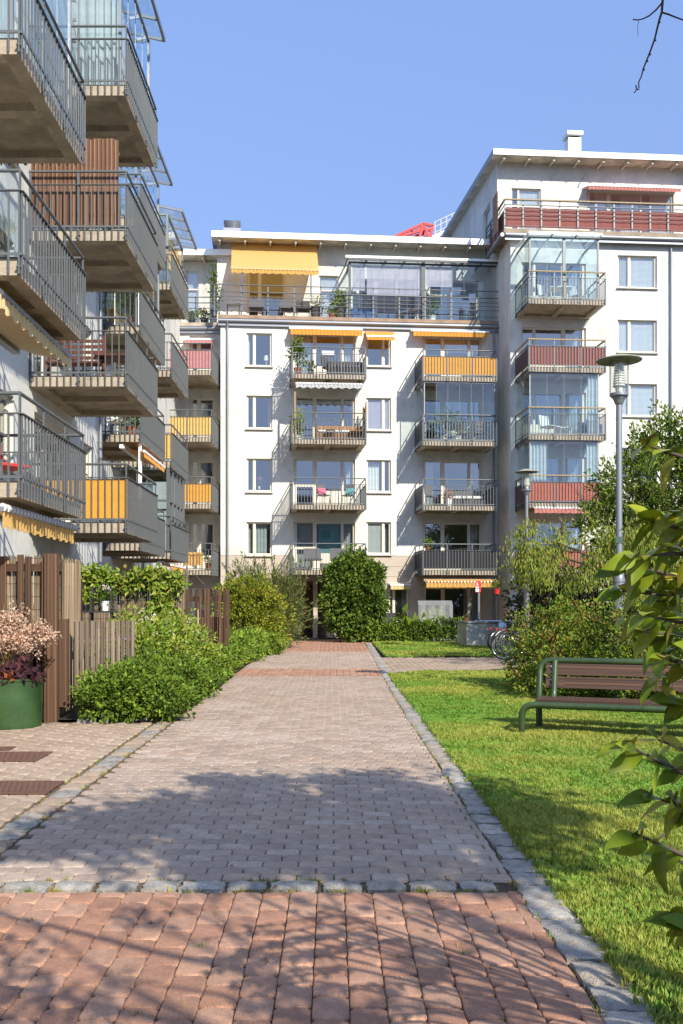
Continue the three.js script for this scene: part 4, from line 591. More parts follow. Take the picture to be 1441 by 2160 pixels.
// crane and roof gantry far behind the central roof
{
  const D = 95, o = thing('tower_crane', 'red lattice crane jib rising behind the central white roof', 'crane', [0, 0, 0]), g = new G(), A = (x, y, dz = 0) => { const p = at(x, y, D); return [p[0], p[1], p[2] + dz]; };
  for (const dz of [0, -1.2]) { g.bar(A(820, 505, dz), A(893, 472, dz), .22, .22).bar(A(893, 472, dz), A(913, 476, dz), .25, .25).bar(A(913, 476, dz), A(908, 500, dz), .25, .25).bar(A(893, 472, dz), A(886, 500, dz), .25, .25).bar(A(893, 472, dz), A(905, 500, dz), .2, .2).bar(A(830, 505, dz), A(895, 484, dz), .22, .22); for (let k = 0; k < 8; k++) g.bar(A(825 + k * 9, 502 - k * 4, dz), A(833 + k * 8, 503 - k * 2.5, dz), .14, .14); g.bar(A(886, 500, dz), A(886, 580, dz), .4, .4).bar(A(908, 500, dz), A(908, 580, dz), .4, .4); }
  for (const [x, y] of [[893, 472], [913, 476], [870, 483], [895, 484], [886, 500]]) g.bar(A(x, y, 0), A(x, y, -1.2), .18, .18); part('jib', g, M.redPaint, o); { const b = A(897, 580), h = new G(); h.box(b[0] - .6, b[0] + .6, 0, b[1], b[2] - 1.2, b[2]); part('mast', h, M.redPaint, o); }
  const w = thing('roof_gantry', 'pale steel roof walkway with railing behind the crane', 'walkway', [0, 0, 0]), h = new G(), E = (x, y, dz = 0) => { const p = at(x, y, 80); return [p[0], p[1], p[2] + dz]; };
  h.bar(E(912, 505), E(985, 470), .8, .3); part('deck', h, M.whiteTrim, w); const r = new G(); for (const dy of [0, 12, 22]) r.bar(E(915, 492 - dy), E(985, 459 - dy), .08, .08); for (let k = 0; k < 6; k++) r.bar(E(918 + k * 12, 504 - k * 5.6), E(918 + k * 12, 468 - k * 5.6), .09, .09); part('railing', r, M.zinc, w); part('support', new G().box(E(950, 0)[0] - .3, E(950, 0)[0] + .3, 0, E(950, 490)[1], -80.4, -79.8), M.zinc, w);
}
// ---------- fences, gate, planter ----------
function board(parent, name, x, y0, y1, z, w, t, mat, o = {}) { const g = new G(); g.off = (x * 7.3 + y0 * 3 + z) % 5; if (o.horiz) { g.swap = true; g.boxM(M4(x, (y0 + y1) / 2, z, 0, o.ry || 0, 0), w, y1 - y0, t); } else g.boxM(M4(x, (y0 + y1) / 2, z, o.rx || 0, o.ry || 0, o.rz || 0), w, y1 - y0, t); return part(name, g, mat, parent); }
function reedPanel(parent, name, x0, x1, z0, z1, y0, y1, seed, n) {      // reeds bound with wire; alike canes joined by tone
  const R = rng(seed), gs = [0, 1, 2, 3].map(() => new G()); for (let i = 0; i < n; i++) { const t = (i + R()) / n, x = mix(x0, x1, t), z = mix(z0, z1, t), a = (R() - .5) * .03, dz = (R() - .5) * .012; gs[R() * 4 | 0].tube([[x, y0, z + dz], [x + a * .5, (y0 + y1) / 2, z + dz], [x + a, y1 - R() * .09, z + dz + (R() - .5) * .02]], .004 + R() * .0035, 4); }
  gs.forEach((g, k) => part(name, g, M.reed[k], parent, 'stuff'));
  const w = new G(); for (let h = y0 + .12; h < y1; h += .17) w.tube([[x0, h, z0 + .012], [mix(x0, x1, .5), h + .012, mix(z0, z1, .5) + .014], [x1, h, z1 + .012]], .0022, 4); part('binding_wire', w, M.black, parent);
}
{ // tall board fence with reeds behind
  const d = 12.85, o = thing('wooden_fence', 'tall dark brown board fence with reed matting behind the green planter', 'fence', [0, 0, 0]), R = rng(15), X = px => (px - VX) * d / F;
  for (const [px, w] of [[-38, .09], [-8, .085], [5, .085], [42, .075], [58, .075], [94, .085]]) board(o, 'board', X(px) + .02, .25, 2.16 + R() * .03, -d + .03, w, .028, M.fence[R() * 4 | 0]);
  for (const [px, w, t] of [[-25, .1, 1.2], [18, .1, 1.2], [31, .09, 1.2], [70, .1, 1.23], [80, .1, 1.2]]) board(o, 'low_board', X(px), .2, t, -d + .028, w, .026, M.fence[R() * 4 | 0]);
  for (const y of [2.02, 1.05, .4]) board(o, 'rail', X(20), y - .05, y + .05, -d - .03, 1.35, .05, M.fence[1], { horiz: true });
  board(o, 'post', X(112), -.02, 2.2, -d + .06, .175, .1, M.fence[3]); board(o, 'gate_post', X(137), .18, 1.34, -d + .03, .13, .04, M.fence[2]);
  reedPanel(o, 'reeds', X(-60), X(128), -d - .09, -d - .09, .15, 2.2, 4, 190);
  part('footing', new G().box(X(-60), X(100), -.02, .14, -d - .14, -d - .04), M.plinth, o);
  const o2 = thing('reed_screen', 'pale reed screen returning behind the big fence post', 'fence', [0, 0, 0]); reedPanel(o2, 'reeds', X(128) + .02, X(128) + .0, -d - .05, -d - 1.0, .1, 2.17, 7, 130); board(o2, 'stake', X(128) - .01, 0, 1.9, -d - 1.02, .06, .06, M.fence[0]);
}
{ // picket gate
  const o = thing('picket_gate', 'weathered grey picket gate between the fence post and the hedge', 'gate', [0, 0, 0]), R = rng(16), n = 12; const a = [(155 - VX) * 13.0 / F, 13.0], b = [(284 - VX) * 13.9 / F, 13.9];
  for (let i = 0; i < n; i++) { const t = (i + .5) / n, x = mix(a[0], b[0], t), d = mix(a[1], b[1], t); board(o, 'picket', x, .12, 1.3 + (R() - .5) * .02, -d, .058, .022, M.greyWood[R() * 3 | 0], { ry: .75 }); }
  const rail = (y) => { const g = new G(); g.swap = true; g.bar([a[0], y, -a[1] - .04], [b[0], y, -b[1] - .04], .03, .09); part('rail', g, M.greyWood[0], o); }; rail(1.06); rail(.42);
  part('latch', new G().box(b[0] - .22, b[0] - .08, 1.03, 1.06, -b[1] + .16, -b[1] + .18).box(b[0] - .24, b[0] - .2, .99, 1.1, -b[1] + .15, -b[1] + .17), M.zinc, o);
}
{ // vine-grown reed fence further back
  const d = 18.6, X = px => (px - VX) * d / F, o = thing('reed_fence', 'reed fence overgrown with vine behind the picket gate', 'fence', [0, 0, 0]); reedPanel(o, 'reeds', X(150), X(384), -d, -d, .1, 2.02, 19, 300); for (const px of [160, 262, 372]) board(o, 'post', X(px), 0, 2.1, -d - .07, .09, .09, M.greyWood[0]); board(o, 'end_board', X(380), 0, 1.86, -d + .03, .13, .03, M.greyWood[1]); board(o, 'end_board', X(370), 0, 1.84, -d + .035, .05, .03, M.greyWood[0]);
}
{ // second board fence
  const d = 20.6, X = px => (px - VX) * d / F, o = thing('wooden_fence', 'short brown board fence between vine fence and yellow-green shrub', 'fence', [0, 0, 0]), R = rng(26); for (const px of [396, 414, 422, 434, 441, 455, 463, 474, 481]) board(o, 'board', X(px), .2, 1.83 + (R() - .5) * .03, -d, .062, .03, M.fence[R() * 4 | 0]); for (const px of [401, 408, 427, 447, 452, 459, 469]) board(o, 'low_board', X(px), .2, 1.24 + (R() - .5) * .02, -d + .002, .06, .026, M.fence[R() * 4 | 0]); board(o, 'rail', X(438), 1.58, 1.68, -d - .04, .95, .04, M.fence[0], { horiz: true }); board(o, 'rail', X(438), 1.0, 1.1, -d - .04, .95, .04, M.fence[1], { horiz: true }); board(o, 'post', X(391), 0, 2.25, -d - .05, .1, .1, M.greyWood[1]);
}
{ // step shelf with a potted plant
  const d = 16.9, [x] = at(215, 1300, d), o = thing('plant_shelf', 'black A-frame plant ladder before the vine fence', 'shelf', [x, 0, -d]); for (const s of [-1, 1]) { part('leg', new G().bar([s * .24, 0, .28], [s * .16, 1.83, 0], .035, .035), M.blackWood, o); part('leg', new G().bar([s * .24, 0, -.28], [s * .16, 1.83, 0], .035, .035), M.blackWood, o); } for (const [y, w] of [[1.38, .56], [.7, .66]]) part('shelf_board', new G().box(-w / 2, w / 2, y, y + .03, -.12, .12), M.blackWood, o); part('rail', new G().box(-.17, .17, 1.72, 1.76, -.02, .02), M.blackWood, o);
  potPlant('white pot with a bushy herb on the black ladder', [x + .06, 1.41, -d + .02], .07, .15, M.whitePot, { n: 260, r: .17, L: .07, pal: PAL.bush, name: 'potted_plant', flower: M.white });
}
function potPlant(label, p, r, h, potMat, o) {
  const t = thing(o.name || 'potted_plant', label, 'plant', p), g = new G().lathe([[.001, 0], [r * .78, 0], [r * .8, .01], [r, h], [r * 1.08, h], [r * 1.08, h + .02], [r * .92, h + .02], [r * .9, h * .85], [.001, h * .85]], 20); part('pot', g, potMat, t);
  const H = o.h ?? o.r * 1.5; const st = new G(); const R = rng(label.length * 31 + 7); for (let k = 0; k < 5; k++) { const a = R() * 6.28; st.tube([[0, h * .8, 0], [Math.cos(a) * o.r * .3, h + H * .4, Math.sin(a) * o.r * .3], [Math.cos(a) * o.r * .5, h + H * .75, Math.sin(a) * o.r * .5]], .006, 5); } part('stem', st, M.twig, t);
  leaves('foliage', t, M.leaf, o.n, label.length * 17 + 3, lumps([[0, h + H * .5, 0, o.r, H * .55, o.r]], { L: o.L, W: o.W ?? .5, pal: o.pal, deep: .5, up: o.up ?? .2, floor: 0, lump: .3 }));
  if (o.flower) leaves('flowers', t, M.dry, 40, 77, (i, R2) => { const a = R2() * 6.28, q = R2() * o.r * .8; return { p: [Math.cos(a) * q, h + H * (.75 + R2() * .35), Math.sin(a) * q], d: [R2() - .5, 1, R2() - .5], L: .035, W: .035, c: o.fc || [.7, .6, .58] }; });
  return t;
}
{ // green planter
  const d = 12.25, x = (24 - VX) * d / F, o = thing('round_planter', 'big round green metal planter on the pavers', 'planter', [x, 0, -d]), r = .385; part('tub', new G().lathe([[.001, .03], [r * .95, .03], [r * .96, .0], [r * .965, .04], [r, .58], [r + .012, .59], [r + .012, .615], [r - .02, .615], [r - .03, .52], [.001, .52]], 48), M.potGreen, o); part('soil', new G().lathe([[r - .03, .53], [.001, .545]], 24), M.soil, o);
  const p = thing('dried_hydrangea', 'dead hydrangea with pale brown flower heads in the green planter', 'plant', [x, .54, -d]); const st = new G(), R = rng(5); const heads = [[-.28, .62, .05, .22], [-.05, .72, -.02, .24], [.1, .55, .1, .22], [.3, .6, 0, .2], [.45, .56, .03, .15], [-.42, .5, .05, .18], [-.1, .45, .15, .18], [.2, .42, .12, .15]]; for (const [a, b, c] of heads) { st.tube([[(R() - .5) * .1, 0, (R() - .5) * .1], [a * .4, b * .5, c * .5], [a, b, c]], [.008, .006, .004], 5); } for (let k = 0; k < 10; k++) st.tube([[0, 0, 0], [(R() - .5) * .9, .3 + R() * .3, (R() - .5) * .3]], [.004, .002], 4); part('stems', st, M.twig, p);
  leaves('flower_heads', p, M.dry, 4200, 6, lumps(heads.map(h => [h[0], h[1] + .04, h[2], h[3] * .95, h[3] * .6, h[3]]), { L: .036, W: .7, pal: [[.5, .32, .22], [.6, .42, .3], [.4, .24, .15], [.65, .48, .36]], deep: .6, spread: 1.6, floor: 0, lump: .7, rough: .5, sprig: 1.4 }));
  leaves('dry_sprigs', p, M.dry, 500, 16, lumps([[0, .22, 0, .16, .25, .12]], { L: .05, W: .35, pal: [[.2, .2, .05], [.3, .2, .08]], deep: .6, floor: 0 }));
  const h = thing('coral_bells', 'purple-leaved coral bells round the rim of the green planter', 'plant', [x, .54, -d]); leaves('foliage', h, M.leafMatte, 900, 8, lumps([[-.2, .05, .12, .16, .13, .15], [.2, .07, .1, .18, .15, .14], [.02, .04, .22, .16, .1, .12], [-.05, .06, -.1, .3, .12, .2]], { L: .085, W: .95, pal: PAL.purple, deep: .4, floor: 0, up: .4 })); leaves('orange_leaves', h, M.leafMatte, 50, 9, lumps([[0, .03, .25, .25, .05, .1]], { L: .07, W: .8, pal: [[.35, .1, .03]], deep: .4, floor: 0 }));
}
// ---------- bench ----------
{
  const ang = -.36, o = thing('park_bench', 'bench of brown planks in a green tube frame on the lawn', 'bench', [2.2, 0, -11.25], ang); // local x along the seat, z toward the front
  const L = 3.0, r = .039, bend = (pts, n = 6) => { const out = [V(...pts[0])]; for (let i = 1; i + 1 < pts.length; i++) { const p = V(...pts[i]), a = V(...pts[i - 1]).sub(p).setLength(.15).add(p), b = V(...pts[i + 1]).sub(p).setLength(.15).add(p); for (let k = 0; k <= n; k++) { const t = k / n; out.push(a.clone().multiplyScalar((1 - t) ** 2).addScaledVector(p, 2 * t * (1 - t)).addScaledVector(b, t * t)); } } out.push(V(...pts[pts.length - 1])); return out; };
  part('front_frame', new G().tube(bend([[0, -.02, 0], [0, .38, 0], [L, .38, 0], [L, -.02, 0]]), r, 14), M.green, o);
  part('back_frame', new G().tube(bend([[.12, -.02, -.52], [.12, .42, -.5], [.12, .86, -.62], [L - .12, .86, -.62], [L - .12, .42, -.5], [L - .12, -.02, -.52]]), r, 14), M.green, o);
  for (const x of [.3, L - .3]) { part('bracket', new G().tube(bend([[x, .37, .02], [x, .37, -.44], [x, .86, -.57]]), r, 12), M.green, o); }
  for (let k = 0; k < 4; k++) { const z = -.07 - k * .108; const g = new G(); g.swap = true; g.obox(L / 2, .425, z, L - .3, .035, .095, .06, 0, 0); part('seat_plank', g, M.benchWood, o); }
  for (const [y, z] of [[.76, -.555], [.605, -.525]]) { const g = new G(); g.swap = true; g.off = y * 3; g.obox(L / 2, y, z, L - .4, .135, .035, -.2, 0, 0); const p = part('back_plank', g, M.benchWood, o); for (const x of [.27, L - .27]) for (const dy of [-.033, .033]) part('bolt', new G().add(new THREE.CylinderGeometry(.014, .016, .008, 10).rotateX(Math.PI / 2), M4(x, y + dy, z + .022, -.2)), M.steel, p); }
}
// ---------- lamps ----------
function lamp(label, px, d, top) {
  const [x] = at(px, HZ, d), o = thing('street_lamp', label, 'lamp post', [x, 0, -d], 0, 'lamp posts in the courtyard'), H = 5.3; const k = top / H;
  part('pole', new G().lathe([[.085, 0], [.085, 1.9 * k], [.072, 1.98 * k], [.05, 2.05 * k], [.046, top - .78], [.062, top - .76], [.085, top - .7], [.1, top - .68], [.1, top - .64], [.001, top - .64]], 18), M.zinc, o); part('collar', new G().lathe([[.092, 1.84 * k], [.094, 1.86 * k], [.092, 1.89 * k]], 18), M.zinc, o);
  const h = part('shade', new G().lathe([[.001, top], [.1, top - .01], [.34, top - .085], [.345, top - .095], [.33, top - .105], [.1, top - .06], [.001, top - .05]], 32), std([.42, .44, .36], .7, { map: T.concrete }), o);
  part('lens', new G().lathe([[.115, top - .62], [.13, top - .55], [.13, top - .08]], 24), M.lampGlass, o); const rg = new G(); for (let i = 0; i < 9; i++) rg.lathe([[.085 - i * .003, top - .5 + i * .04], [.1 - i * .003, top - .485 + i * .04], [.085 - i * .003, top - .47 + i * .04]], 16); part('louvre', rg, M.whiteTrim, o); part('bulb', new G().lathe([[.001, top - .6], [.05, top - .58], [.06, top - .5], [.03, top - .36], [.001, top - .33]], 14), M.whitePot, o);
  for (let i = 0; i < 4; i++) { const a = i * Math.PI / 2 + .3; part('lens_rod', new G().tube([[.135 * Math.cos(a), top - .64, .135 * Math.sin(a)], [.135 * Math.cos(a), top - .07, .135 * Math.sin(a)]], .008, 6), M.zinc, o); } part('lens_base', new G().lathe([[.12, top - .66], [.14, top - .64], [.14, top - .6], [.118, top - .6]], 20), M.zinc, o);
  return o;
}
{ const o = lamp('grey lamp post rising behind the clipped hedge by the bench', 1306, 15, EYE + 521 * 15 / F); part('plate', new G().box(-.07, .05, 2.47, 2.57, .05, .056), std([.03, .07, .04], .6), o); }
lamp('grey lamp post among the weeping branches beside the bicycles', 1111, 28.5, EYE + 280 * 28.5 / F);
// ---------- bicycles ----------
function bike(label, x, d, turn, lean, o) {
  const t = thing('bicycle', label, 'bicycle', [x, 0, -d], turn, 'bicycles parked on the side path'); t.rotation.order = 'YXZ'; t.rotation.x = lean; const r = .34, S = o.frame || M.darkMetal;
  for (const wx of [0, 1.08]) { const w = part('wheel', new THREE.TorusGeometry(r, .02, 8, 40), M.rubber, t); w.position.set(wx, r + .02, 0); part('rim', new THREE.TorusGeometry(r - .025, .012, 6, 40), M.chrome, w); const sp = new G(); for (let k = 0; k < 18; k++) { const a = k / 18 * 6.283; sp.tube([[.02 * Math.cos(a + 1.2), .02 * Math.sin(a + 1.2), k % 2 ? .03 : -.03], [(r - .03) * Math.cos(a), (r - .03) * Math.sin(a), 0]], .0022, 3); } sp.add(new THREE.CylinderGeometry(.03, .03, .09, 10).rotateX(Math.PI / 2)); part('spokes', sp, M.chrome, w); }
  const g = new G(), hub = [0, .36, 0], bb = [.44, .28, 0], seat = [.3, .82, 0], head = [.86, .85, 0]; for (const [a, b, q] of [[bb, seat, .017], [bb, [.84, .72, 0], .019], [[.32, .74, 0], head, .016], [[.84, .66, 0], head, .02], [[.85, .68, .05], [1.08, .36, .05], .012], [[.85, .68, -.05], [1.08, .36, -.05], .012]]) g.tube([a, b], q, 8); for (const z of [-.06, .06]) g.tube([[0, .36, z], [.44, .28, z * .4]], .01, 6).tube([[0, .36, z], [.32, .74, z * .3]], .009, 6); part('frame', g, S, t);
  part('seat_post', new G().tube([[.3, .8, 0], [.27, .94 + (o.up || 0), 0]], .013, 8), M.chrome, t); { const s = new G().add(new THREE.SphereGeometry(1, 14, 8), new THREE.Matrix4().compose(V(.25, .97 + (o.up || 0), 0), new THREE.Quaternion(), V(.14, .035, .075))).add(new THREE.SphereGeometry(1, 10, 6), new THREE.Matrix4().compose(V(.37, .965 + (o.up || 0), 0), new THREE.Quaternion(), V(.1, .028, .03))); part('saddle', s, o.saddle || M.black, t); }
  part('handlebar', new G().tube([[.66, 1.08, -.28], [.78, 1.1, -.24], [.84, 1.06, -.06], [.84, 1.04, 0], [.84, 1.06, .06], [.78, 1.1, .24], [.66, 1.08, .28]], .012, 8).tube([[.86, .85, 0], [.84, 1.05, 0]], .014, 8), M.chrome, t); for (const z of [-.28, .28]) part('grip', new G().tube([[.7, 1.085, z * .96], [.58, 1.07, z]], .017, 8), M.black, t);
  const md = (cx, a0, a1) => { const q = new G(), n = 14; for (let k = 0; k < n; k++) { const a = mix(a0, a1, k / n), b = mix(a0, a1, (k + 1) / n), R = r + .045; q.q([cx + R * Math.cos(a), .36 + R * Math.sin(a), .03], [cx + R * Math.cos(b), .36 + R * Math.sin(b), .03], [cx + R * Math.cos(b), .36 + R * Math.sin(b), -.03], [cx + R * Math.cos(a), .36 + R * Math.sin(a), -.03]); } return q; };
  part('mudguard', md(0, .5, 3.5), o.guard || S, t); part('mudguard', md(1.08, .9, 2.9), o.guard || S, t); const rk = new G(); for (const z of [-.06, 0, .06]) rk.tube([[-.3, .78, z], [.24, .78, z]], .006, 5); for (const z of [-.07, .07]) rk.tube([[-.2, .78, z], [0, .36, z]], .006, 5); part('rack', rk, M.darkMetal, t); part('rear_light', new G().box(-.34, -.3, .74, .8, -.03, .03), M.redPaint, t); if (o.refl) part('reflector', new G().box(.1, .2, .46, .49, .01, .016), M.orange, t); part('crank', new G().add(new THREE.CylinderGeometry(.09, .09, .012, 20).rotateX(Math.PI / 2), M4(.44, .28, .05)).tube([[.44, .28, .06], [.5, .13, .08]], .009, 6).box(.45, .56, .11, .13, .06, .14), M.black, t);
}
{ const t = .5, dz = d => d; bike('bicycle with a black saddle and orange spoke reflectors beside the hedge', 5.1, 27.0, t, .05, { refl: 1, up: .02 }); bike('bicycle with a brown leather saddle in the parked row', 5.08, 27.8, t, .06, { saddle: M.brownLeather, up: .08, frame: M.zinc, guard: M.chrome }); bike('bicycle with white mudguards in the parked row', 5.05, 28.5, t, .05, { guard: M.whiteTrim, frame: M.blue }); bike('bicycle standing against the grey metal box', 5.0, 29.3, t, .05, { frame: M.black, guard: M.black }); bike('bicycle with high chrome handlebar below the slim lamp post', 5.7, 26.0, 2.9, .05, { up: .05, saddle: M.black }); }
// ---------- metal box, sign, greenhouse, planters by the facade ----------
{ const [x, d] = [(1008 - VX) * 34.6 / F, 34.6], o = thing('metal_cabinet', 'galvanised metal ventilation box on the small lawn', 'box', [x, 0, -d], .2); part('body', new G().add(new RoundedBoxGeometry(1.2, .82, 1.0, 2, .02), M4(0, .41, 0)), M.box, o); part('lid', new G().box(-.64, .64, .82, .87, -.54, .54), M.zinc, o); part('plinth', new G().box(-.58, .58, -.03, .06, -.48, .48), M.concrete, o); part('seam', new G().box(-.602, .602, .3, .31, .498, .506), M.zinc, o);
  potPlant('small clay pot with a succulent on the metal box', [x - .42, .87, -d + .15], .07, .12, M.terracotta, { n: 90, r: .08, L: .05, pal: PAL.olive }); }
{ const d = 35.6, [x] = at(1010, HZ, d), o = thing('sign_post', 'thin grey post with a red and white sign plate behind the metal box', 'sign', [x, 0, -d]), y1 = EYE + 44 * d / F; part('post', new G().tube([[0, -.02, 0], [0, y1, 0]], .04, 10), M.zinc, o); const b = part('plate', new G().box(-.13, .075, y1 - .42, y1 - .02, .041, .05), M.redPaint, o); part('symbol', new G().q([-.12, y1 - .4, .053], [0, y1 - .4, .053], [0, y1 - .29, .053], [-.12, y1 - .29, .053]).q([-.09, y1 - .17, .053], [-.03, y1 - .17, .053], [-.05, y1 - .06, .053], [-.07, y1 - .06, .053]).q([-.12, y1 - .255, .053], [0, y1 - .255, .053], [0, y1 - .215, .053], [-.12, y1 - .215, .053]), M.whiteTrim, b); }
{ const d = 39.2, X = px => (px - VX) * d / F, cx = X(917), o = thing('mini_greenhouse', 'small clear plastic greenhouse tent against the facade', 'greenhouse', [cx, 0, -d]), w = X(953) - X(882), h = 1.6, fr = new G(); for (const x of [-w / 2, w / 2]) for (const z of [-.35, .35]) fr.tube([[x, 0, z], [x, h - .18, z]], .012, 6); for (const x of [-w / 2, w / 2]) fr.tube([[x, h - .18, .35], [x, h, 0], [x, h - .18, -.35]], .012, 6); fr.tube([[-w / 2, h, 0], [w / 2, h, 0]], .012, 6); for (const y of [.4, .8]) fr.tube([[-w / 2, y, .35], [w / 2, y, .35]], .012, 6); part('frame', fr, M.metal, o); const c = new G(), q = w / 2 + .01, n = 10; for (let i = 0; i < n; i++) { const a = mix(-q, q, i / n), b = mix(-q, q, (i + 1) / n), za = .37 + .03 * Math.sin(i * 2.3), zb = .37 + .03 * Math.sin((i + 1) * 2.3); c.q([a, .02, za], [b, .02, zb], [b, h - .17, .37], [a, h - .17, .37]); } c.q([-q, h - .17, .37], [q, h - .17, .37], [q, h + .01, 0], [-q, h + .01, 0]).q([-q, .02, -.37], [-q, .02, .37], [-q, h - .17, .37], [-q, h - .17, -.37]).q([q, .02, .37], [q, .02, -.37], [q, h - .17, -.37], [q, h - .17, .37]); part('plastic_cover', c, M.film, o); const pl = part('shelf', new G().box(-w / 2, w / 2, .75, .77, -.3, .3), M.whiteTrim, o);
  const p = thing('tomato_plants', 'green plants growing inside the plastic greenhouse', 'plant', [cx, 0, -d]); leaves('foliage', p, M.leaf, 900, 33, lumps([[-.4, .5, 0, .35, .5, .25], [.4, .5, 0, .35, .6, .25], [0, 1.0, 0, .5, .25, .2]], { L: .12, W: .6, pal: PAL.lime, deep: .5 })); }
{ const d = 38.9, X = px => (px - VX) * d / F, o = thing('rendered_wall', 'low dark grey rendered wall beside the round bush', 'wall', [0, 0, 0]); part('core', new G().box(X(780), X(834), -.02, 1.08, -d - .2, -d), M.render, o); part('coping', new G().box(X(779), X(836), 1.08, 1.12, -d - .22, -d + .02), M.darkMetal, o); }
{ const [x] = at(1048, 1246, 40), y = EYE + (HZ - 1253) * 40 / F; potPlant('bright red hanging pot with a green plant by the facade', [x, y, -40], .13, .19, M.redPaint, { n: 160, r: .2, L: .09, pal: PAL.hedge, name: 'hanging_pot' }); const o = thing('plant_stand', 'dark metal rod holding the red hanging pot', 'plant stand', [x, 0, -40.12]); part('rod', new G().tube([[0, -.02, 0], [0, y + .45, 0], [0, y + .5, .1]], .015, 6), M.darkMetal, o); part('foot', new G().box(-.15, .15, -.02, .01, -.15, .15), M.darkMetal, o); part('hanger', new G().tube([[0, y + .5, .1], [0, y + .2, .12]], .006, 5), M.redPaint, o); }
{ const p = at(985, 1305, 39.8), o = thing('fridge_box', 'white cool box beside the terrace door', 'box', [p[0] - .2, 0, p[2]]); part('case', new G().add(new RoundedBoxGeometry(.7, .75, .5, 2, .03), M4(0, .38, 0)), M.fridge, o); part('lid', new G().box(-.36, .36, .75, .8, -.26, .26), M.darkMetal, o); const s = thing('garden_sofa', 'dark blue garden sofa below the hanging pot', 'sofa', [p[0] + 1.1, 0, p[2]]); part('seat', new G().box(-.75, .75, .2, .45, -.35, .35), M.blue, s); part('backrest', new G().box(-.75, .75, .45, .8, -.35, -.2), M.blue, s); for (const x of [-.7, .7]) part('armrest', new G().box(x - .08, x + .08, .05, .6, -.36, .36), M.blue, s); }
// ---------- balcony and terrace furniture ----------
function chair(label, p, turn, mat, o = {}) { const t = thing(o.name || 'chair', label, 'chair', p, turn), w = o.w || .42; part('seat', new G().add(new RoundedBoxGeometry(w, .05, w, 2, .015), M4(0, .44, 0)), mat, t); if (o.slats) { const f = part('backrest', new G().box(-w / 2, -w / 2 + .03, .44, .9, -w / 2 - .02, -w / 2 + .01).box(w / 2 - .03, w / 2, .44, .9, -w / 2 - .02, -w / 2 + .01), mat, t); for (let k = 0; k < 4; k++) part('slat', new G().box(-w / 2 + .03, w / 2 - .03, .55 + k * .095, .61 + k * .095, -w / 2 - .015, -w / 2), mat, f); } else part('backrest', new G().add(new RoundedBoxGeometry(w, .45, .05, 2, .015), M4(0, .72, -w / 2, -.15)), o.back || mat, t); for (const [x, z] of [[-1, -1], [1, -1], [-1, 1], [1, 1]]) part('leg', new G().tube([[x * w * .42, .42, z * w * .42], [x * w * .5, 0, z * w * .5]], .013, 6), o.leg || mat, t); if (o.cloth) part('cushion', new G().add(new RoundedBoxGeometry(w * .9, .3, .12, 3, .05), M4(0, .62, -w / 2 + .08, -.3)), o.cloth, t); return t; }
function table(label, p, mat, w, l, h, o = {}) { const t = thing(o.name || 'table', label, 'table', p, o.turn || 0); part('tabletop', o.round ? new G().lathe([[.001, h], [w, h], [w, h - .025], [.001, h - .025]], 28) : new G().box(-w / 2, w / 2, h - .03, h, -l / 2, l / 2), mat, t); const q = o.round ? w * .55 : 0; for (const [x, z] of [[-1, -1], [1, -1], [-1, 1], [1, 1]]) part('leg', new G().tube([[x * (q || w * .44), h - .03, z * (q || l * .42)], [x * (q * 1.2 || w * .44), 0, z * (q * 1.2 || l * .42)]], .016, 6), o.leg || mat, t); return t; }
function sofa(label, p, turn, base, cush, w, o = {}) { const t = thing(o.name || 'sofa', label, 'sofa', p, turn); part('base', new G().add(new RoundedBoxGeometry(w, .34, .7, 2, .03), M4(0, .18, 0)), base, t); part('backrest', new G().add(new RoundedBoxGeometry(w, .5, .12, 2, .04), M4(0, .5, -.3)), base, t); for (const s of [-1, 1]) part('armrest', new G().add(new RoundedBoxGeometry(.12, .56, .7, 2, .04), M4(s * (w / 2 - .06), .29, 0)), base, t); for (let k = 0; k < 2; k++) part('cushion', new G().add(new RoundedBoxGeometry(w / 2 - .1, .13, .58, 3, .05), M4((k - .5) * (w / 2 - .07), .41, .03)), cush, t).castShadow = true; return t; }
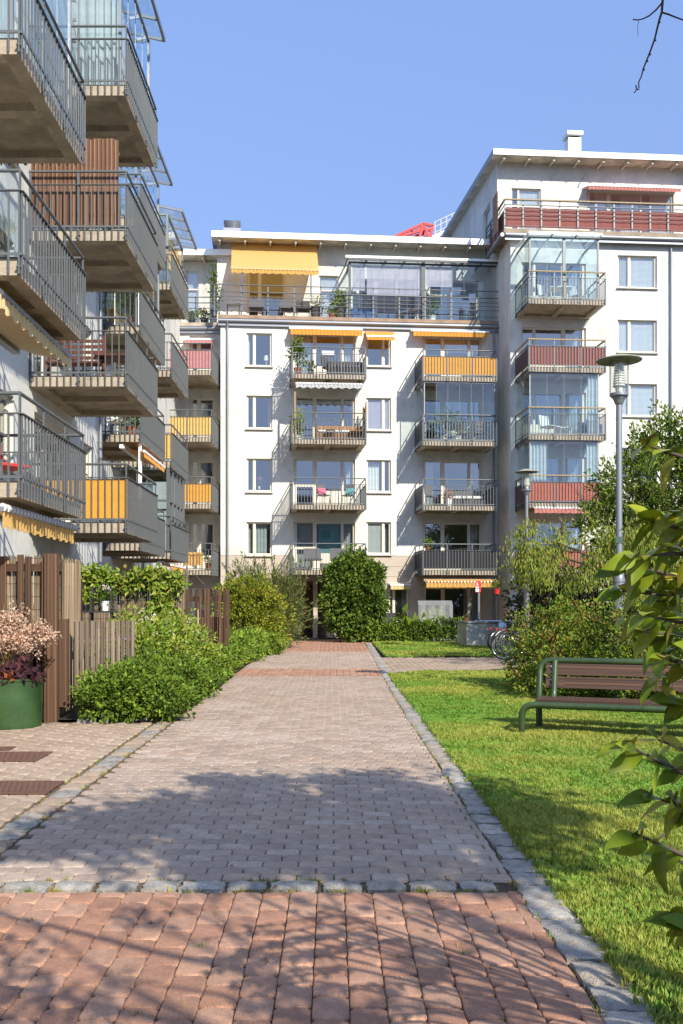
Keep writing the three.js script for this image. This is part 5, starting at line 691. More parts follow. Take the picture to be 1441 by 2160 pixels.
{
  const F0 = FL.map(v => v + .2), U = (px, w) => C.P(px, 900, w)[0];
  const put = (px, k, w) => C.W(U(px, w), F0[k], w);
  sofa('dark wicker corner sofa on balcony under the topmost orange awning', put(728, 3, 1.2), C.th, M.wicker, M.grey, 1.5); chair('dark wicker armchair beside the wicker sofa', put(697, 3, 1.0), C.th + .9, M.wicker, { w: .55, name: 'armchair' }); potPlant('tall leafy plant in clay pot at the end of sofa balcony', put(628, 3, 1.4), .16, .3, M.terracotta, { n: 500, r: .3, h: 1.25, L: .13, pal: PAL.bush }); potPlant('flowering pot plant on the sofa balcony', put(655, 3, 1.3), .14, .25, M.black, { n: 200, r: .22, L: .09, pal: PAL.hedge, flower: 1, fc: [.6, .2, .3] }); { const p = C.W(U(692, 1.8), F0[3] + .75, 1.75), o = thing('window_box', 'white wire planter box hung on the sofa balcony railing', 'planter', p, C.th); part('box', new G().box(-.25, .25, 0, .18, -.12, .08), M.fridge, o); part('rim', new G().box(-.27, .27, .18, .2, -.14, .1), M.whitePot, o); }
  sofa('teak balcony daybed with cream cushions', put(715, 2, 1.0), C.th, M.teak, M.white, 2.0, { name: 'daybed' }); table('small three-legged teak stool before the cream daybed', put(697, 2, 1.55), M.teak, .36, .3, .45, { name: 'stool' }); table('low teak side table with a white top beside the trellis', put(752, 2, 1.4), M.teak, .6, .5, .42); potPlant('leafy climber in a white pot beside the bamboo pole', put(629, 2, 1.3), .13, .2, M.whitePot, { n: 420, r: .27, h: 1.05, L: .11, pal: PAL.lime });
  { const o = thing('trellis', 'brown lattice trellis at the end of the daybed balcony', 'trellis', put(769, 2, .95), C.th); const g = new G(); for (let k = -6; k < 7; k++) { g.bar([0, clamp(.8 + k * .16 - .5, 0, 1.6), -.5], [0, clamp(.8 + k * .16 + .5, 0, 1.6), .5], .012, .012); g.bar([.012, clamp(.8 + k * .16 + .5, 0, 1.6), -.5], [.012, clamp(.8 + k * .16 - .5, 0, 1.6), .5], .012, .012); } part('lattice', g, M.oak, o); part('frame', new G().box(-.02, .03, 0, 1.64, -.53, -.49).box(-.02, .03, 0, 1.64, .49, .53), M.oak, o); const b = thing('bamboo_pole', 'yellow bamboo screen pole on the daybed balcony', 'pole', put(622, 2, 1.5), 0); part('cane', new G().tube([[0, 0, 0], [0, 2.0, 0]], .05, 8), M.handWood, b); part('node', new G().tube([[0, .9, 0], [0, .94, 0]], .055, 8), M.handWood, b); }
  chair('metal chair with pink flowered cushion on the middle balcony', put(682, 1, 1.2), C.th + .5, M.metal, { cloth: M.pink }); table('round metal bistro table between the flowered chairs', put(706, 1, 1.1), M.metal, .28, .28, .7, { round: 1 }); chair('metal chair with teal flowered cushion on the middle balcony', put(735, 1, 1.2), C.th - .5, M.metal, { cloth: M.teal });
  chair('charcoal garden chair at the lowest balcony above the entrance', put(660, 0, 1.1), C.th, M.grey, { w: .75, name: 'armchair' }); chair('charcoal garden chair half hidden by the round bush', put(715, 0, 1.1), C.th, M.grey, { w: .7, name: 'armchair' });
  chair('folding slatted oak chair behind the frameless glazing', put(975, 2, 1.0), C.th + .4, M.teak, { slats: 1 }); chair('upright slatted oak chair inside the glazed balcony corner', put(1012, 2, 1.1), C.th + Math.PI, M.teak, { slats: 1, w: .5 }); potPlant('feathery palm inside the frameless glazed balcony', put(950, 2, 1.0), .16, .3, M.blue, { n: 340, r: .62, h: 1.1, L: .3, W: .16, pal: PAL.olive }); chair('blue and white deck chair beside the palm', put(930, 2, 1.1), C.th + .3, M.blue);
  sofa('low balcony lounge with beige striped cushions', put(980, 1, .9), C.th, M.grey, M.white, 1.7, { name: 'lounge' }); chair('dark chair at the lounge balcony end', put(910, 1, 1.1), C.th + .5, M.grey); potPlant('dry orange grasses in a white box before the beige lounge', put(946, 1, 1.4), .15, .3, M.whitePot, { n: 180, r: .22, L: .13, W: .25, pal: PAL.dry }); potPlant('small fern on the black clothed balcony rail', C.W(U(902, 1.7), F0[0] + .85, 1.7), .09, .14, M.terracotta, { n: 150, r: .15, h: .3, L: .09, pal: PAL.hedge });
  const tv = 13.82, tp = (px, w) => C.W(C.P(px, 640, w)[0], tv, w);
  table('small folding table on the roof terrace under the big awning', tp(492, -.5), M.metal, .6, .45, .6); chair('dark terrace armchair below the big yellow awning', tp(541, -.5), C.th, M.grey, { w: .65, name: 'armchair' }); chair('dark terrace armchair in front of the red-lit door', tp(605, -.5), C.th, M.grey, { w: .65, name: 'armchair' }); chair('grey terrace armchair at the awning edge', tp(640, -.5), C.th, M.wicker, { w: .6, name: 'armchair' });
  potPlant('square dark planter with grasses on the roof terrace', tp(668, -.3), .28, .45, M.render, { n: 160, r: .3, h: .5, L: .22, W: .15, pal: PAL.olive }); potPlant('leafy planter beside the terrace glazing', tp(718, -.3), .25, .5, M.render, { n: 260, r: .3, h: .6, L: .14, pal: PAL.hedge }); potPlant('low row of clay pots at the terrace railing', tp(700, -.1), .15, .16, M.terracotta, { n: 160, r: .22, L: .1, pal: PAL.olive });
  sofa('blue-covered sofa inside the glazed terrace room', tp(765, -.85), C.th, M.blue, M.blue, 1.1); chair('oval-backed chair inside the glazed terrace room', tp(850, -.7), C.th - .4, M.grey, { w: .5 }); potPlant('bushy green plant inside the glazed terrace room', tp(912, -.7), .18, .35, M.whitePot, { n: 300, r: .35, h: .9, L: .13, pal: PAL.bush }); table('small wooden table inside the glazed terrace room', tp(875, -.6), M.oak, .5, .4, .55);
  { const o = thing('easel', 'wooden painter easel inside the glazed terrace room', 'easel', tp(996, -.6), C.th); for (const [x, z] of [[-.22, .15], [.22, .15], [0, -.3]]) part('leg', new G().bar([x, 0, z], [0, 1.25, 0], .03, .03), M.teak, o); part('canvas', new G().box(-.15, .15, .95, 1.35, .02, .05), M.whiteTrim, o); const b = thing('glass_jar', 'two pale blue glass jars at the feet of the easel', 'jar', tp(985, -.45)); part('body', new G().lathe([[.001, 0], [.1, 0], [.12, .4], [.09, .5]], 14), M.clear, b); }
  const RF = 10.67 + .2, rp = (px, k, w) => Rb.W(Rb.P(px, 800, w)[0], [2.6, 5.29, 7.98, 10.67, 13.36][k] + .2, w);
  chair('white rattan armchair in the glazed balcony of the taller block', rp(1160, 2, 1.2), Rb.th + .6, M.white, { w: .6, name: 'armchair' }); table('low white table beside the white rattan armchair', rp(1192, 2, 1.2), M.whiteTrim, .5, .4, .42); sofa('dark blue reclining lounger in the glazed balcony corner', rp(1245, 2, 1.0), Rb.th, M.blue, M.grey, .8, { name: 'lounger' });
  table('white clothed table in the topmost glazed balcony', rp(1180, 4, 1.0), M.whiteTrim, .9, .7, .72); chair('white chair at the clothed table of the topmost glazed balcony', rp(1150, 4, .9), Rb.th + .6, M.white); chair('white chair beside the glass corner of the topmost balcony', rp(1213, 4, .9), Rb.th - .6, M.white);
  const lp = (u, k, w) => Lb.W(u, [2.86, 5.6, 8.33, 11.05][k] + .2, w);
  table('round glass garden table on the second balcony of the side block', lp(1.75, 1, 1.0), M.lampGlass, .5, .5, .74, { round: 1, leg: M.black }); chair('black metal chair beside the round glass table', lp(2.5, 1, 1.0), 1, M.black); 
  chair('folding chair with bright red canvas on the lowest balcony', lp(2.2, 0, .9), .5, M.redSeat, { leg: M.zinc, w: .5 }); chair('second red canvas folding chair with a striped cushion', lp(2.9, 0, 1.0), 2.4, M.redSeat, { leg: M.zinc, w: .5 }); table('grey round-edged table beside the red canvas chairs', lp(1.55, 0, .9), M.grey, .9, .7, .72);
  { const o = thing('garden_bench', 'red-brown slatted garden bench on the balcony below the netting', 'bench', lp(8.0, 1, .65), Math.PI / 2 - Math.PI / 2); for (let k = 0; k < 5; k++) part('slat', new G().box(-.55, .5, .44 + k * .11, .5 + k * .11, -.2, -.17), M.redWood, o); for (let k = 0; k < 3; k++) part('seat_slat', new G().box(-.55, .5, .4, .43, -.15 + k * .12, -.05 + k * .12), M.redWood, o); for (const x of [-.58, .52]) part('leg', new G().box(x - .03, x + .03, 0, 1.0, -.22, -.16), M.redWood, o); table('red-brown slatted table beside the garden bench', lp(8.3, 1, 1.35), M.redWood, .7, .6, .62); }
  for (const [u, k, l] of [[14.2, 1, 'white garden chair in the side block behind grey balusters'], [15.2, 2, 'slatted pine chair behind the bird netting']]) chair(l, lp(u, k, .1), 1, k === 2 ? M.teak : M.whiteTrim, { slats: 1 });
  potPlant('tall climbing plant at the corner behind the bird netting', lp(13.8, 2, .55), .15, .25, M.terracotta, { n: 620, r: .3, h: 1.7, L: .1, pal: PAL.lime }); potPlant('spiky grass pot beside the orange planter box', lp(13.75, 2, -.3), .13, .2, M.terracotta, { n: 140, r: .25, h: .5, L: .3, W: .12, pal: PAL.lime }); { const o = thing('planter_box', 'orange rectangular planter box behind grey balusters', 'planter', lp(13.85, 2, .1)); part('box', new G().box(-.1, .1, 0, .42, -.3, .3), M.yellowPanel, o); part('rim', new G().box(-.12, .12, .42, .45, -.32, .32), M.orangePanel, o); }
  potPlant('green foliage plant in the lower balcony of the side block', lp(13.8, 1, .55), .13, .2, M.terracotta, { n: 300, r: .25, h: .8, L: .1, pal: PAL.bush });
  { const o = thing('clothed_table', 'table under a yellow patterned cloth in the lowest wing balcony', 'table', Wg.W(9.5 + (412 - VX) * 40.6 / F, 2.86, 2.2)); part('tabletop', new G().box(-.35, .35, .7, .73, -.3, .3), M.whiteTrim, o); part('tablecloth', wavy(-.4, .4, .12, .735, .34, .03, .2, .1), M.yellow, o); for (const x of [-.3, .3]) part('leg', new G().box(x - .02, x + .02, 0, .7, -.02, .02), M.oak, o); }
  potPlant('terracotta pot with trailing leaves beside the yellow tablecloth', Wg.W(9.5 + (440 - VX) * 40.3 / F, 2.86, 2.2), .14, .3, M.terracotta, { n: 120, r: .18, L: .09, pal: PAL.hedge });
  potPlant('red geranium pot on the wing terrace', Wg.W(9.5 + (427 - VX) * 42 / F, 13.7, -.2), .17, .25, M.black, { n: 260, r: .28, L: .1, pal: PAL.hedge, flower: 1, fc: [.6, .05, .04] }); potPlant('second geranium pot beside the wing window', Wg.W(9.5 + (401 - VX) * 42 / F, 13.7, -.2), .15, .22, M.black, { n: 200, r: .22, L: .1, pal: PAL.hedge, flower: 1, fc: [.5, .05, .04] }); potPlant('climbing plant on a cane at the terrace corner', C.W(C.P(452, 630, -.3)[0], 13.82, -.3), .14, .25, M.render, { n: 320, r: .24, h: 1.9, L: .12, pal: PAL.bush });
  { const o = thing('table_lamp', 'white table lamp behind the uppermost small window', 'lamp', C.W(C.P(562, 765, -.5)[0], C.P(562, 768, -.5)[1], -.45)); part('shade', new G().lathe([[.12, .12], [.1, .34], [.001, .34]], 16), M.whitePot, o); part('base', new G().lathe([[.001, 0], [.07, 0], [.02, .04], [.02, .14]], 12), M.whitePot, o); potPlant('pink orchid on the sill of the middle small window', C.W(C.P(547, 1030, -.4)[0], C.P(547, 1032, -.4)[1], -.4), .06, .1, M.whitePot, { n: 40, r: .12, h: .4, L: .09, pal: PAL.hedge, flower: 1, fc: [.6, .15, .4] }); }
}
// ---------- plants ----------
function branches(parent, name, mat, seeds, o) {               // simple recursive limbs; returns tips
  const g = new G(), R = rng(o.seed), tips = []; const grow = (p, dir, len, r, lvl) => { const pts = [p.clone()], rs = [r], n = 5; let q = p.clone(), d = dir.clone(); for (let i = 1; i <= n; i++) { d.add(V((R() - .5) * o.wob, (R() - .5) * o.wob + o.droop * lvl, (R() - .5) * o.wob)).normalize(); q = q.clone().addScaledVector(d, len / n); pts.push(q); rs.push(r * (1 - .62 * i / n)); } g.tube(pts, rs, lvl ? 5 : 9); tips.push([q, d.clone(), lvl]); if (lvl < o.levels) for (let k = 0; k < o.kids; k++) { const t = .35 + .65 * (k + R()) / o.kids, i = Math.min(n, Math.round(t * n)), nd = d.clone().add(V((R() - .5) * 2 * o.open, (R() - .3) * o.open * (o.rise ?? 1), (R() - .5) * 2 * o.open)).normalize(); grow(pts[i], nd, len * (.55 + R() * .25), rs[i] * .65, lvl + 1); } };
  for (const s of seeds) grow(V(...s[0]), V(...s[1]).normalize(), s[2], s[3], 0); part(name, g, mat, parent); return tips;
}
function shrub(name, label, pos, blobs, n, o) { const t = thing(name, label, o.cat || 'shrub', pos); const R = rng(n), g = new G(); for (const b of blobs) for (let k = 0; k < (o.stems ?? 3); k++) { const x = b[0] + (R() - .5) * b[3], z = b[2] + (R() - .5) * b[5]; g.tube([[mix(b[0], x, .6), -.02, mix(b[2], z, .6)], [x, b[1] * .6, z], [x + (R() - .5) * b[3] * .8, b[1] + b[4] * .5, z + (R() - .5) * b[5] * .8]], [.014, .01, .005], 5); } part('stems', g, M.twig, t); leaves('foliage', t, o.mat || M.leaf, n, n + 5, lumps(blobs, o)); return t; }
{ // hedge along the path: three lengths, each a planting of its own
  const R = rng(61), mk = (d0, d1, xi, xo, h, n, step = .45) => { const b = []; for (let d = d0; d < d1; d += step) { const t = (d - d0) / (d1 - d0), xo2 = xo(d), xi2 = xi(d); for (let x = xi2; x <= xo2; x += .42) { const hh = h(d) * (.8 + R() * .35) * (x > xo2 - .3 ? .8 : 1); b.push([x + (R() - .5) * .2, hh * .52, -d + (R() - .5) * .2, .36, hh * .52, .36]); } } return b; };
  shrub('hedge', 'low green snowberry hedge corner beside the picket gate', [0, 0, 0], mk(12.75, 16.4, d => -3.0 + (d - 12.75) * .12, d => -2.16, d => .66 + clamp((d - 12.6) * .08, 0, .14), 0), 30000, { L: .058, W: .72, pal: PAL.hedge, lump: .14, deep: .3, cat: 'hedge', stems: 1 });
  shrub('hedge', 'lower green hedge running along the path to the yellow shrub', [0, 0, 0], mk(16.5, 30, d => -2.9 + (d - 16.5) * .03, d => -2.14 + (d > 24 ? (d - 24) * .1 : 0), d => .72, 0, .6), 30000, { L: .075, W: .7, pal: [...PAL.hedge, ...PAL.lime.slice(0, 2)], lump: .14, deep: .3, cat: 'hedge', stems: 1 });
  shrub('flowering_shrub', 'pale lime flowering shrub above the hedge by the vine fence', [0, 0, 0], [[-3.1, .75, -15.3, .6, .5, .5], [-2.75, .85, -16.2, .55, .55, .5], [-2.6, .7, -17.2, .5, .5, .5], [-3.3, .85, -16.2, .5, .5, .5], [-2.55, .6, -15.4, .4, .4, .4]], 9000, { L: .075, W: .55, pal: PAL.lime, lump: .3, deep: .35, up: .2 });
  { const o = scene.children[scene.children.length - 1]; leaves('blossom', o, M.dry, 900, 12, lumps([[-2.75, .95, -16.2, .55, .5, .55], [-3.1, .85, -15.3, .55, .45, .5]], { L: .03, W: .9, pal: [[.6, .58, .42]], deep: .1, lump: .3 })); }
}
{ // vine on the reed fence
  const d = 18.5, X = px => (px - VX) * d / F, o = thing('climbing_vine', 'bright green creeper along the top of the reed fence', 'vine', [0, 0, 0]), R = rng(71), g = new G(); for (let k = 0; k < 9; k++) { const x = X(180 + k * 24); g.tube([[x, 2.0, -d + .05], [x + .3, 2.05 + R() * .1, -d + .08], [x + .55, 1.75 + R() * .3, -d + .08]], .008, 5); } part('stems', g, M.twig, o);
  const b = []; for (let px = 172; px < 384; px += 12) b.push([X(px), 1.98 + .07 * Math.sin(px), -d + .05, .18, .12 + .04 * Math.sin(px * .3), .12]); for (let k = 0; k < 7; k++) b.push([X(330 + k * 6), 1.9 - k * .13, -d + .08, .16, .16, .1]); b.push([X(195), 1.75, -d + .1, .15, .2, .1]); leaves('foliage', o, M.leaf, 2800, 72, lumps(b, { L: .11, W: .6, pal: PAL.lime, deep: .5, lump: .4 }));
}
shrub('yellow_shrub', 'yellow-green shrub beside the short board fence', [-2.45, 0, -29.5], [[-.35, 1.1, .2, .75, .95, .7], [.35, 1.0, 0, .75, .95, .7], [0, 1.75, 0, .6, .55, .5], [.45, .5, .4, .5, .5, .5], [-.6, 1.7, 0, .4, .45, .4]], 13000, { L: .095, W: .6, pal: PAL.yellow, lump: .4, rough: .5, deep: .4, up: .2 });
{ const t = shrub('olive_shrub', 'airy grey-green shrub before the entrance', [-1.95, 0, -33], [[-.2, 1.5, 0, .85, 1.0, .7], [.45, 1.3, .1, .75, .9, .6], [-.9, 2.3, -.2, .6, .7, .4], [.5, .6, .1, .45, .5, .4], [.2, 2.1, 0, .6, .5, .5]], 9500, { L: .13, W: .22, pal: PAL.olive, lump: .45, deep: .5, up: .5, spread: .7 }); const tips = branches(t, 'shoots', M.twig, Array.from({ length: 12 }, (_, k) => [[-.9 + k * .16, 1.6, 0], [(k - 6) * .08 - .1, 1, .1], 1.5, .012]), { seed: 3, wob: .2, droop: 0, levels: 0, kids: 0 }); leaves('shoot_leaves', t, M.leaf, 900, 4, (i, R) => { const q = tips[R() * tips.length | 0], s = R(); return { p: [q[0].x - q[1].x * s * 1.2, q[0].y - q[1].y * s * 1.2, q[0].z - q[1].z * s * 1.2], d: [q[1].x + R() - .5, q[1].y * .6 + R() - .2, R() - .5], L: .13, W: .028, c: tint(R, PAL.olive) }; }); }
shrub('round_bush', 'large rounded dark green bush beside the entrance', [.86, 0, -38], [[0, 1.9, 0, 1.2, 1.5, 1.15], [-.4, 1.45, .2, .85, 1.1, .95], [.4, 1.5, .1, .9, 1.15, .95], [.0, 2.7, 0, .85, .7, .8], [-.2, 3.4, 0, .14, .3, .14], [.25, 3.35, .1, .12, .35, .12], [.65, 2.6, .1, .5, .5, .45], [-.65, 2.5, .3, .5, .5, .45], [0, .7, .3, .8, .6, .7]], 26000, { L: .13, W: .75, pal: PAL.bush, lump: .12, rough: .3, deep: .3, up: -.3 });
shrub('border_shrub', 'low green shrub before the dark rendered wall', [2.55, 0, -37.6], [[-.6, .35, 0, .5, .35, .4], [.1, .5, 0, .55, .45, .4], [.55, .45, .1, .4, .4, .35], [-.2, .3, .2, .4, .3, .3]], 3600, { L: .1, W: .7, pal: PAL.hedge, lump: .25, deep: .4 });
{ const o = thing('rhubarb', 'broad-leaved plant between low shrub and greenhouse', 'plant', [3.05, .0, -37.9]); leaves('foliage', o, M.leaf, 60, 5, lumps([[0, .5, 0, .5, .45, .3]], { L: .38, W: .8, pal: PAL.lime, deep: .4, up: .4 })); part('stalks', new G().tube([[0, 0, 0], [.2, .6, 0]], .015, 5).tube([[0, 0, 0], [-.2, .5, .1]], .015, 5), M.twig, o); }
shrub('border_shrub', 'clipped green border shrub below the greenhouse', [4.15, 0, -37.4], [[-.6, .4, 0, .5, .4, .35], [0, .45, 0, .5, .4, .35], [.6, .5, 0, .5, .45, .35]], 4200, { L: .09, W: .7, pal: PAL.bush, lump: .2, deep: .4 });
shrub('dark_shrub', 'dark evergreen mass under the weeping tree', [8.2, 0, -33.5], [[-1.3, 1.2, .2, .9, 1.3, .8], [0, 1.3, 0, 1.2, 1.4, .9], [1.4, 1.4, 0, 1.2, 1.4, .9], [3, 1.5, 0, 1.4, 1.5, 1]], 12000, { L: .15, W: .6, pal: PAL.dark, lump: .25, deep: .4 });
{ // spirea hedge behind the bench
  const b = [], R = rng(91); for (let x = 3.65; x < 9; x += .42) for (let k = 0; k < 4; k++) { const d = 13.6 + (x < 4.2 ? 1.6 : 0) + k * .75 + (R() - .5) * .3, h = (x < 3.9 ? 1.15 : 1.45) + (R() - .5) * .25 + k * .05; b.push([x + (R() - .5) * .2, h * .5, -d, .5, h * .55, .5]); } b.push([3.25, .28, -15.5, .35, .3, .35], [3.4, .5, -16.6, .4, .55, .4]);
  shrub('spirea_hedge', 'broad unclipped spirea hedge behind the park bench', [0, 0, 0], b, 100000, { L: .06, W: .6, pal: PAL.spirea, lump: .16, rough: .25, deep: .2, up: .35, cat: 'hedge', stems: 1 });
}
function tree(name, label, x, d, seeds, o) { const t = thing(name, label, 'tree', [x, 0, -d], 0); const tips = branches(t, 'trunk', M.bark, seeds, o.br); leaves('crown', t, M.leaf, o.n, o.seed, o.pick(tips)); return t; }
tree('weeping_tree', 'weeping tree with drooping yellow-green leaves around the slim lamp post', 8.1, 23.5, [[[0, -.05, 0], [-.1, 1, 0], 2.0, .13], [[0, 1.5, 0], [-1, .62, .2], 2.3, .07], [[0, 1.6, 0], [-.8, .8, -.3], 2.1, .06], [[0, 1.6, 0], [.7, .8, .2], 2.1, .07], [[0, 1.6, 0], [-.1, .9, .6], 2.0, .06], [[-.1, 1.4, 0], [-1, .3, .4], 2.5, .05], [[-.1, 1.3, 0], [-1, .45, -.2], 2.9, .05]], { br: { seed: 12, wob: .33, droop: -.09, levels: 3, kids: 4, open: .9, rise: .35 }, n: 19000, seed: 13, pick: tips => { const ts = tips.filter(t => t[2] >= 1); return (i, R) => { const q = ts[R() * ts.length | 0], s = (R() - .25) * .8, p = [q[0].x - q[1].x * s + (R() - .5) * .3, q[0].y - q[1].y * s - R() * R() * .5 + .12, q[0].z - q[1].z * s + (R() - .5) * .3]; if (p[1] < 1.75 + R() * .3 || p[1] > 3.3 + R() * .5 || p[0] < -4.0 + Math.abs(p[1] - 2.9) * .8) return null; return { p, d: [(R() - .5) * .9, -1, (R() - .5) * .9], L: .09 + R() * .05, W: .042, c: tint(R, PAL.cherry) }; }; } });
tree('evergreen_tree', 'denser small-leaved tree in front of the red clothed balconies', 9.7, 27.5, [[[0, -.05, 0], [0, 1, 0], 2.6, .16], [[0, 2, 0], [-.7, 1, .1], 2.4, .09], [[0, 2.2, 0], [.5, 1, .2], 2.6, .09], [[0, 2.4, 0], [-.1, 1, -.3], 2.6, .08], [[0, 1.8, 0], [-1, .6, .3], 2.2, .07], [[0, 1.8, 0], [1, .6, .1], 2.2, .07]], { br: { seed: 22, wob: .3, droop: .02, levels: 2, kids: 4, open: .9 }, n: 42000, seed: 23, pick: tips => { const b = [[.2, 5.7, 0, 1.5, 1.2, 1.2], [-1.2, 4.7, .3, 1.2, 1.0, 1.0], [1.5, 5.4, 0, 1.6, 1.5, 1.2], [-1.9, 3.6, .3, 1.0, .9, .9], [.2, 4.0, .4, 1.6, 1.4, 1.2], [1.6, 3.4, .2, 1.6, 1.5, 1.2], [-.8, 2.7, .4, 1.4, 1.1, 1.1], [.6, 6.4, 0, .9, .6, .7], [2.4, 6.1, 0, 1.1, .8, .9]]; return lumps(b, { L: .12, W: .5, pal: PAL.holly, lump: .35, deep: .35, up: .3, gap: .3, gapF: 1.3 }); } });
// large-leaved bush close at hand
{
  const o = thing('dogwood_bush', 'overhanging leafy branches with big glossy leaves beside the lawn', 'shrub', [0, 0, 0]), g = new G(), R = rng(101), big = new G(); big.col = [1, 1, 1];
  const leaf = (p, d, L, W, c) => { // curved broad leaf: midrib with two half blades
    const n = 9, dir = V(...d).normalize(), s = V(R() - .5, (R() - .5) * .5, R() - .5); s.addScaledVector(dir, -s.dot(dir)).normalize(); const u = dir.clone().cross(s); if (u.y < 0) { u.negate(); s.negate(); }
    const curl = .25 + R() * .4, fold = .2 + R() * .35, base = V(...p), ph = R() * 6, S = []; for (let i = 0; i <= n; i++) { const t = i / n, c0 = base.clone().addScaledVector(dir, L * t).addScaledVector(u, -curl * L * t * t), hw = W / 2 * Math.pow(Math.sin(Math.PI * Math.pow(t, .82)), .8) * (1 - .12 * t), row = []; for (const k of [-1, -.55, 0, .55, 1]) row.push(c0.clone().addScaledVector(s, hw * k).addScaledVector(u, hw * Math.abs(k) * fold - hw * k * k * .22 + Math.sin(t * 8 + ph + k) * .03 * W * Math.abs(k))); S.push(row); }
    const N = (i, j) => { const a = S[Math.min(n, i + 1)][j].clone().sub(S[Math.max(0, i - 1)][j]), i2 = clamp(i, 1, n - 1), b = S[i2][Math.min(4, j + 1)].clone().sub(S[i2][Math.max(0, j - 1)]), r = a.cross(b).normalize(); return r.dot(u) * dir.clone().cross(s).dot(u) < 0 ? r.negate() : r; };
    big.col = c; for (let i = 0; i < n; i++) for (let j = 0; j < 4; j++) for (const [x, y] of [[0, 0], [1, 0], [1, 1], [0, 0], [1, 1], [0, 1]]) { const q = S[i + x][j + y]; big.v(q, N(i + x, j + y), (j + y) / 4, (i + x) / n); } };
  const extra = []; for (let k = 0; k < 11; k++) { const y0 = 1080 + k * 32, dd = 1.95 + R() * .7, x1 = 1310 + Math.abs(k - 5) * 14 + R() * 60; extra.push([[1660, y0 + 40, dd + .2], [1540, y0 + 20 * R(), dd + .1], [(x1 + 1500) / 2, y0 - 10 + R() * 30, dd], [x1, y0 - 10 + R() * 40, dd - .05]]); } for (let k = 0; k < 3; k++) { const y0 = 1580 + k * 120, dd = 1.85 + R() * .5, x1 = 1370 + R() * 50; extra.push([[1660, y0 + 60, dd + .2], [1540, y0 + 30, dd + .1], [1460, y0 + 10, dd], [x1, y0 - 20, dd - .05]]); }
  const sprays = [...extra, [[1640, 1060, 2.3], [1520, 990, 2.2], [1430, 960, 2.1], [1370, 940, 2.05]], [[1640, 1180, 2.2], [1480, 1130, 2.1], [1400, 1105, 2.0], [1375, 1100, 2.0]], [[1640, 1300, 2.3], [1460, 1230, 2.2], [1390, 1205, 2.15], [1320, 1195, 2.1]], [[1640, 1360, 2.5], [1480, 1310, 2.3], [1390, 1295, 2.2], [1330, 1290, 2.15]], [[1640, 1480, 2.2], [1500, 1420, 2.2], [1440, 1400, 2.1], [1400, 1390, 2.0]], [[1640, 1700, 2.1], [1480, 1650, 2.0], [1400, 1610, 1.95], [1330, 1575, 1.9]], [[1640, 1900, 2.0], [1480, 1820, 1.95], [1400, 1785, 1.9], [1345, 1760, 1.85]], [[1660, 1560, 2.4], [1520, 1520, 2.3], [1460, 1490, 2.2], [1425, 1480, 2.2]], [[1640, 2060, 2.0], [1520, 1990, 1.9], [1460, 1960, 1.9], [1440, 1945, 1.9]], [[1660, 1240, 2.6], [1540, 1260, 2.5], [1450, 1250, 2.4], [1400, 1240, 2.4]], [[1640, 1750, 2.3], [1500, 1720, 2.2], [1440, 1700, 2.2], [1420, 1690, 2.15]]];
  for (const s of sprays) { const P = s.map(a => V(...at(...a))); g.tube([V(1.95, P[0].y * .55, -2.35), ...P], [.011, .008, .006, .004, .002], 6); for (let i = 0; i < 3; i++) for (let k = 0; k < 4; k++) { const t = (k + R() * .6) / 4, p = P[i].clone().lerp(P[i + 1], t), ax = P[i + 1].clone().sub(P[i]).normalize(), sd = k % 2 ? 1 : -1; leaf([p.x, p.y, p.z], [ax.x * .7 + (R() - .5) * .6, ax.y * .5 + sd * .45 - .15 + (R() - .5) * .4, ax.z * .5 + sd * .4 + (R() - .5) * .7], .05 + R() * .034, .032 + R() * .016, tint(R, PAL.dogwood)); } const e = P[3], ax = P[3].clone().sub(P[2]).normalize(); leaf([e.x, e.y, e.z], [ax.x, ax.y - .2, ax.z], .065 + R() * .02, .04, tint(R, PAL.dogwood)); leaf([e.x, e.y, e.z], [ax.x * .6, ax.y + .5, ax.z + .4], .055, .036, tint(R, PAL.dogwood)); }
  for (let k = 0; k < 60; k++) { const p = [1.0 + R() * .9, .2 + R() * 2.0, -1.7 - R() * 1.3]; if (p[0] / -p[2] < .35 + R() * .05) continue; leaf(p, [-.6 + R() - .5, R() - .6, R() - .5], .055 + R() * .035, .038, tint(R, PAL.dogwood)); }
  for (let k = 0; k < 6; k++) g.tube([[1.95 + (R() - .5) * .3, -.02, -2.3 + (R() - .5) * .4], [1.9 + (R() - .5) * .3, 1.0, -2.3 + (R() - .5) * .4], [1.8 + (R() - .5) * .5, 2.2, -2.2 + (R() - .5) * .5]], [.02, .014, .008], 7);
  part('stems', g, M.twig, o); part('foliage', big, leafMat({ roughness: .45, transmission: .4 }), o);
}
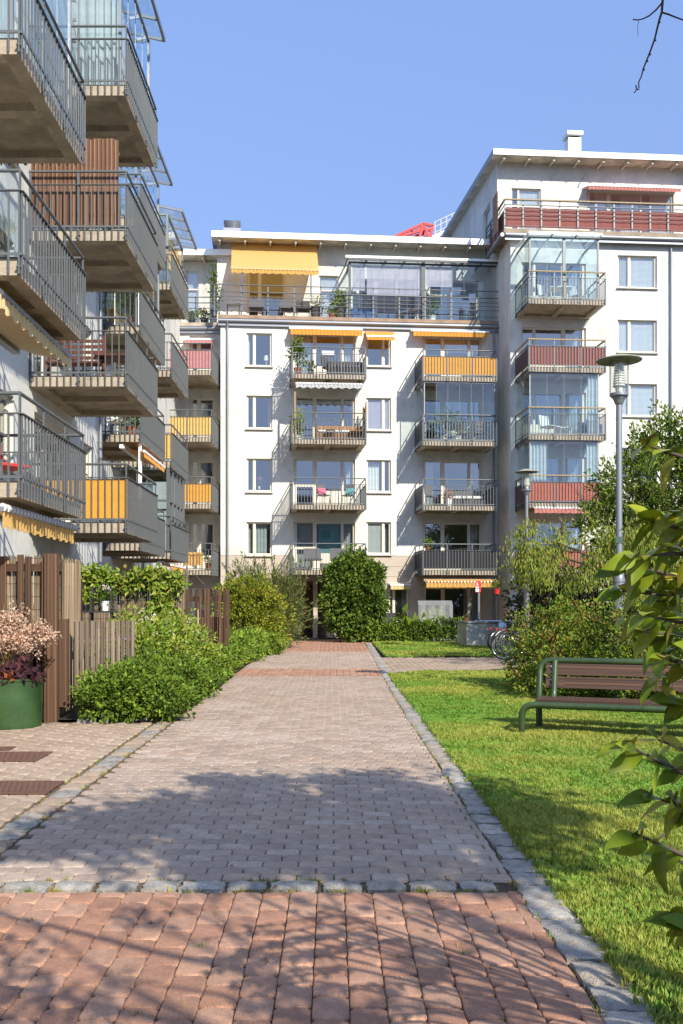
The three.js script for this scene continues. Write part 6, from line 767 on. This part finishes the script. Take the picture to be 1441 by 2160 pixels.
// tree that stands behind the viewpoint: its shadow dapples the pavers and one bare twig hangs into the sky
{
  const o = thing('shade_tree', 'overhanging tree with one bare twig against the sky', 'tree', [0, 0, 0]), R = rng(131);
  const tips = branches(o, 'trunk', M.bark, [[[5.4, -.05, 3.2], [-.05, 1, -.05], 3.6, .2], [[5.3, 3.0, 3.0], [-.85, .62, -.9], 3.6, .1], [[5.3, 2.9, 3.0], [-1, .3, -.35], 3.8, .08], [[5.3, 3.2, 3.0], [.3, 1, -.6], 2.6, .1], [[5.3, 2.7, 3.0], [-1.0, .22, -.75], 4.0, .055], [[5.3, 2.6, 3.1], [-1.1, .12, -.1], 4.2, .05]], { seed: 5, wob: .28, droop: .0, levels: 1, kids: 3, open: .7, rise: .6 });
  const b = [[3.2, 5.2, -.5, .9, .5, .75], [2.2, 5.0, -.35, .7, .4, .55], [4.3, 5.2, -.6, .9, .5, .8], [3.7, 4.9, .3, .8, .4, .5], [2.6, 4.8, .2, .6, .35, .4], [1.6, 4.9, -.1, .45, .3, .4], [2.9, 5.5, -1.2, .5, .3, .35], [3.9, 5.6, -1.35, .6, .3, .3], [3.4, 4.6, -.2, .9, .4, .5], [2.4, 4.7, -.9, .8, .4, .5], [4.2, 4.7, -.9, .8, .4, .5]];
  for (const q of b) if (q[1] > 4.3) { const dh = q[1] - 4.2; q[0] -= SUN.x / SUN.y * dh; q[1] = 4.2; q[2] -= SUN.z / SUN.y * dh; q[4] *= .7; }
  leaves('crown', o, M.leaf, 21000, 132, lumps(b, { L: .12, W: .65, pal: PAL.tree, lump: .7, rough: .6, deep: .5, gap: .48, gapF: 2.7 }));
  { // low limbs over the red pavers: each follows the stripe it casts, back along the sun from the ground
    const l = new G(), S = (px, py, h) => { const [x, d] = groundAt(px, py); return V(x + SUN.x / SUN.y * h, h, -d + SUN.z / SUN.y * h); };
    const limb = (pts, h, r, end = [5.3, 3.1, 3.0]) => { const q = pts.map(([a, b], i) => S(a, b, h + .06 * Math.sin(i * 2 + r * 90))); if (end) q.push(q[q.length - 1].clone().lerp(V(...end), .45), V(...end)); l.tube(q, q.map((_, i) => r * mix(.45, 1.1, i / (q.length - 1))), 6); };
    limb([[-60, 1915], [75, 1945], [320, 2007], [500, 2045], [665, 2105]], 2.9, .034); limb([[-40, 2070], [170, 2112], [340, 2150], [480, 2200]], 2.8, .042); limb([[520, 1885], [640, 1935], [760, 1975], [900, 2010], [1060, 2080]], 2.9, .03); limb([[200, 2060], [330, 2075], [470, 2100], [600, 2140]], 2.8, .02); limb([[900, 1905], [1000, 1950], [1080, 2000]], 2.9, .02, null); limb([[330, 1900], [430, 1935], [520, 1985], [600, 2040]], 3.0, .014, null);
    part('limb', l, M.bark, o);
    const cl = [[590, 2120, .2], [680, 2135, .22], [780, 2110, .16], [20, 2010, .16], [30, 2110, .3], [870, 2035, .14], [300, 1925, .1], [960, 1935, .14], [180, 2150, .15], [1040, 2120, .2], [730, 1925, .1], [480, 2150, .12], [1010, 2010, .1]].map(([x, y, r]) => { const c = S(x, y, 2.85); return [c.x, c.y, c.z, r, r * .6, r]; });
    leaves('low_leaves', o, M.leaf, 900, 141, lumps(cl, { L: .075, W: .6, pal: PAL.tree, lump: .5, deep: .6 }));
  }
  leaves('sparse_leaves', o, M.leaf, 200, 133, (i, R2) => { const q = tips[R2() * tips.length | 0]; return { p: [q[0].x + (R2() - .5) * .4, q[0].y + (R2() - .5) * .3, q[0].z + (R2() - .5) * .4], d: [R2() - .5, -.4, R2() - .5], L: .1, W: .06, c: tint(R2, PAL.tree) }; });
  const A = (x, y) => V(...at(x, y, 3.1)), g = new G(); g.tube([V(2.2, 4.9, -.4), V(1.6, 4.5, -2.2), A(1404, -60), A(1398, 0), A(1396, 26), A(1390, 45), A(1381, 83), A(1370, 113), A(1357, 145), A(1353, 161), A(1347, 174), A(1348, 186)], [.02, .012, .005, .0042, .004, .0034, .003, .0028, .0024, .002, .002, .002], 6).tube([A(1399, 3), A(1385, 20), A(1370, 33), A(1358, 39), A(1347, 42), A(1335, 41)], [.003, .0028, .0026, .0022, .002, .002], 5).tube([A(1396, 26), A(1410, 30), A(1425, 36), A(1441, 42), A(1470, 56)], [.003, .003, .0026, .0024, .002], 5).tube([A(1348, 188), A(1342, 190), A(1338, 196)], .0018, 5).tube([A(1344, 189), A(1341, 180)], .0022, 5).tube([A(1347, 43), A(1345, 60), A(1346, 76)], .0008, 4); for (const [x, y] of [[1390, 45], [1381, 83], [1370, 113], [1364, 127], [1357, 145]]) g.tube([A(x, y), A(x + 3, y + 3)], .003, 5); part('twig', g, M.twig, o);
}
scene.traverse(o => { if (o.isMesh) { o.castShadow = true; o.receiveShadow = true; } });
renderer.render(scene, camera);
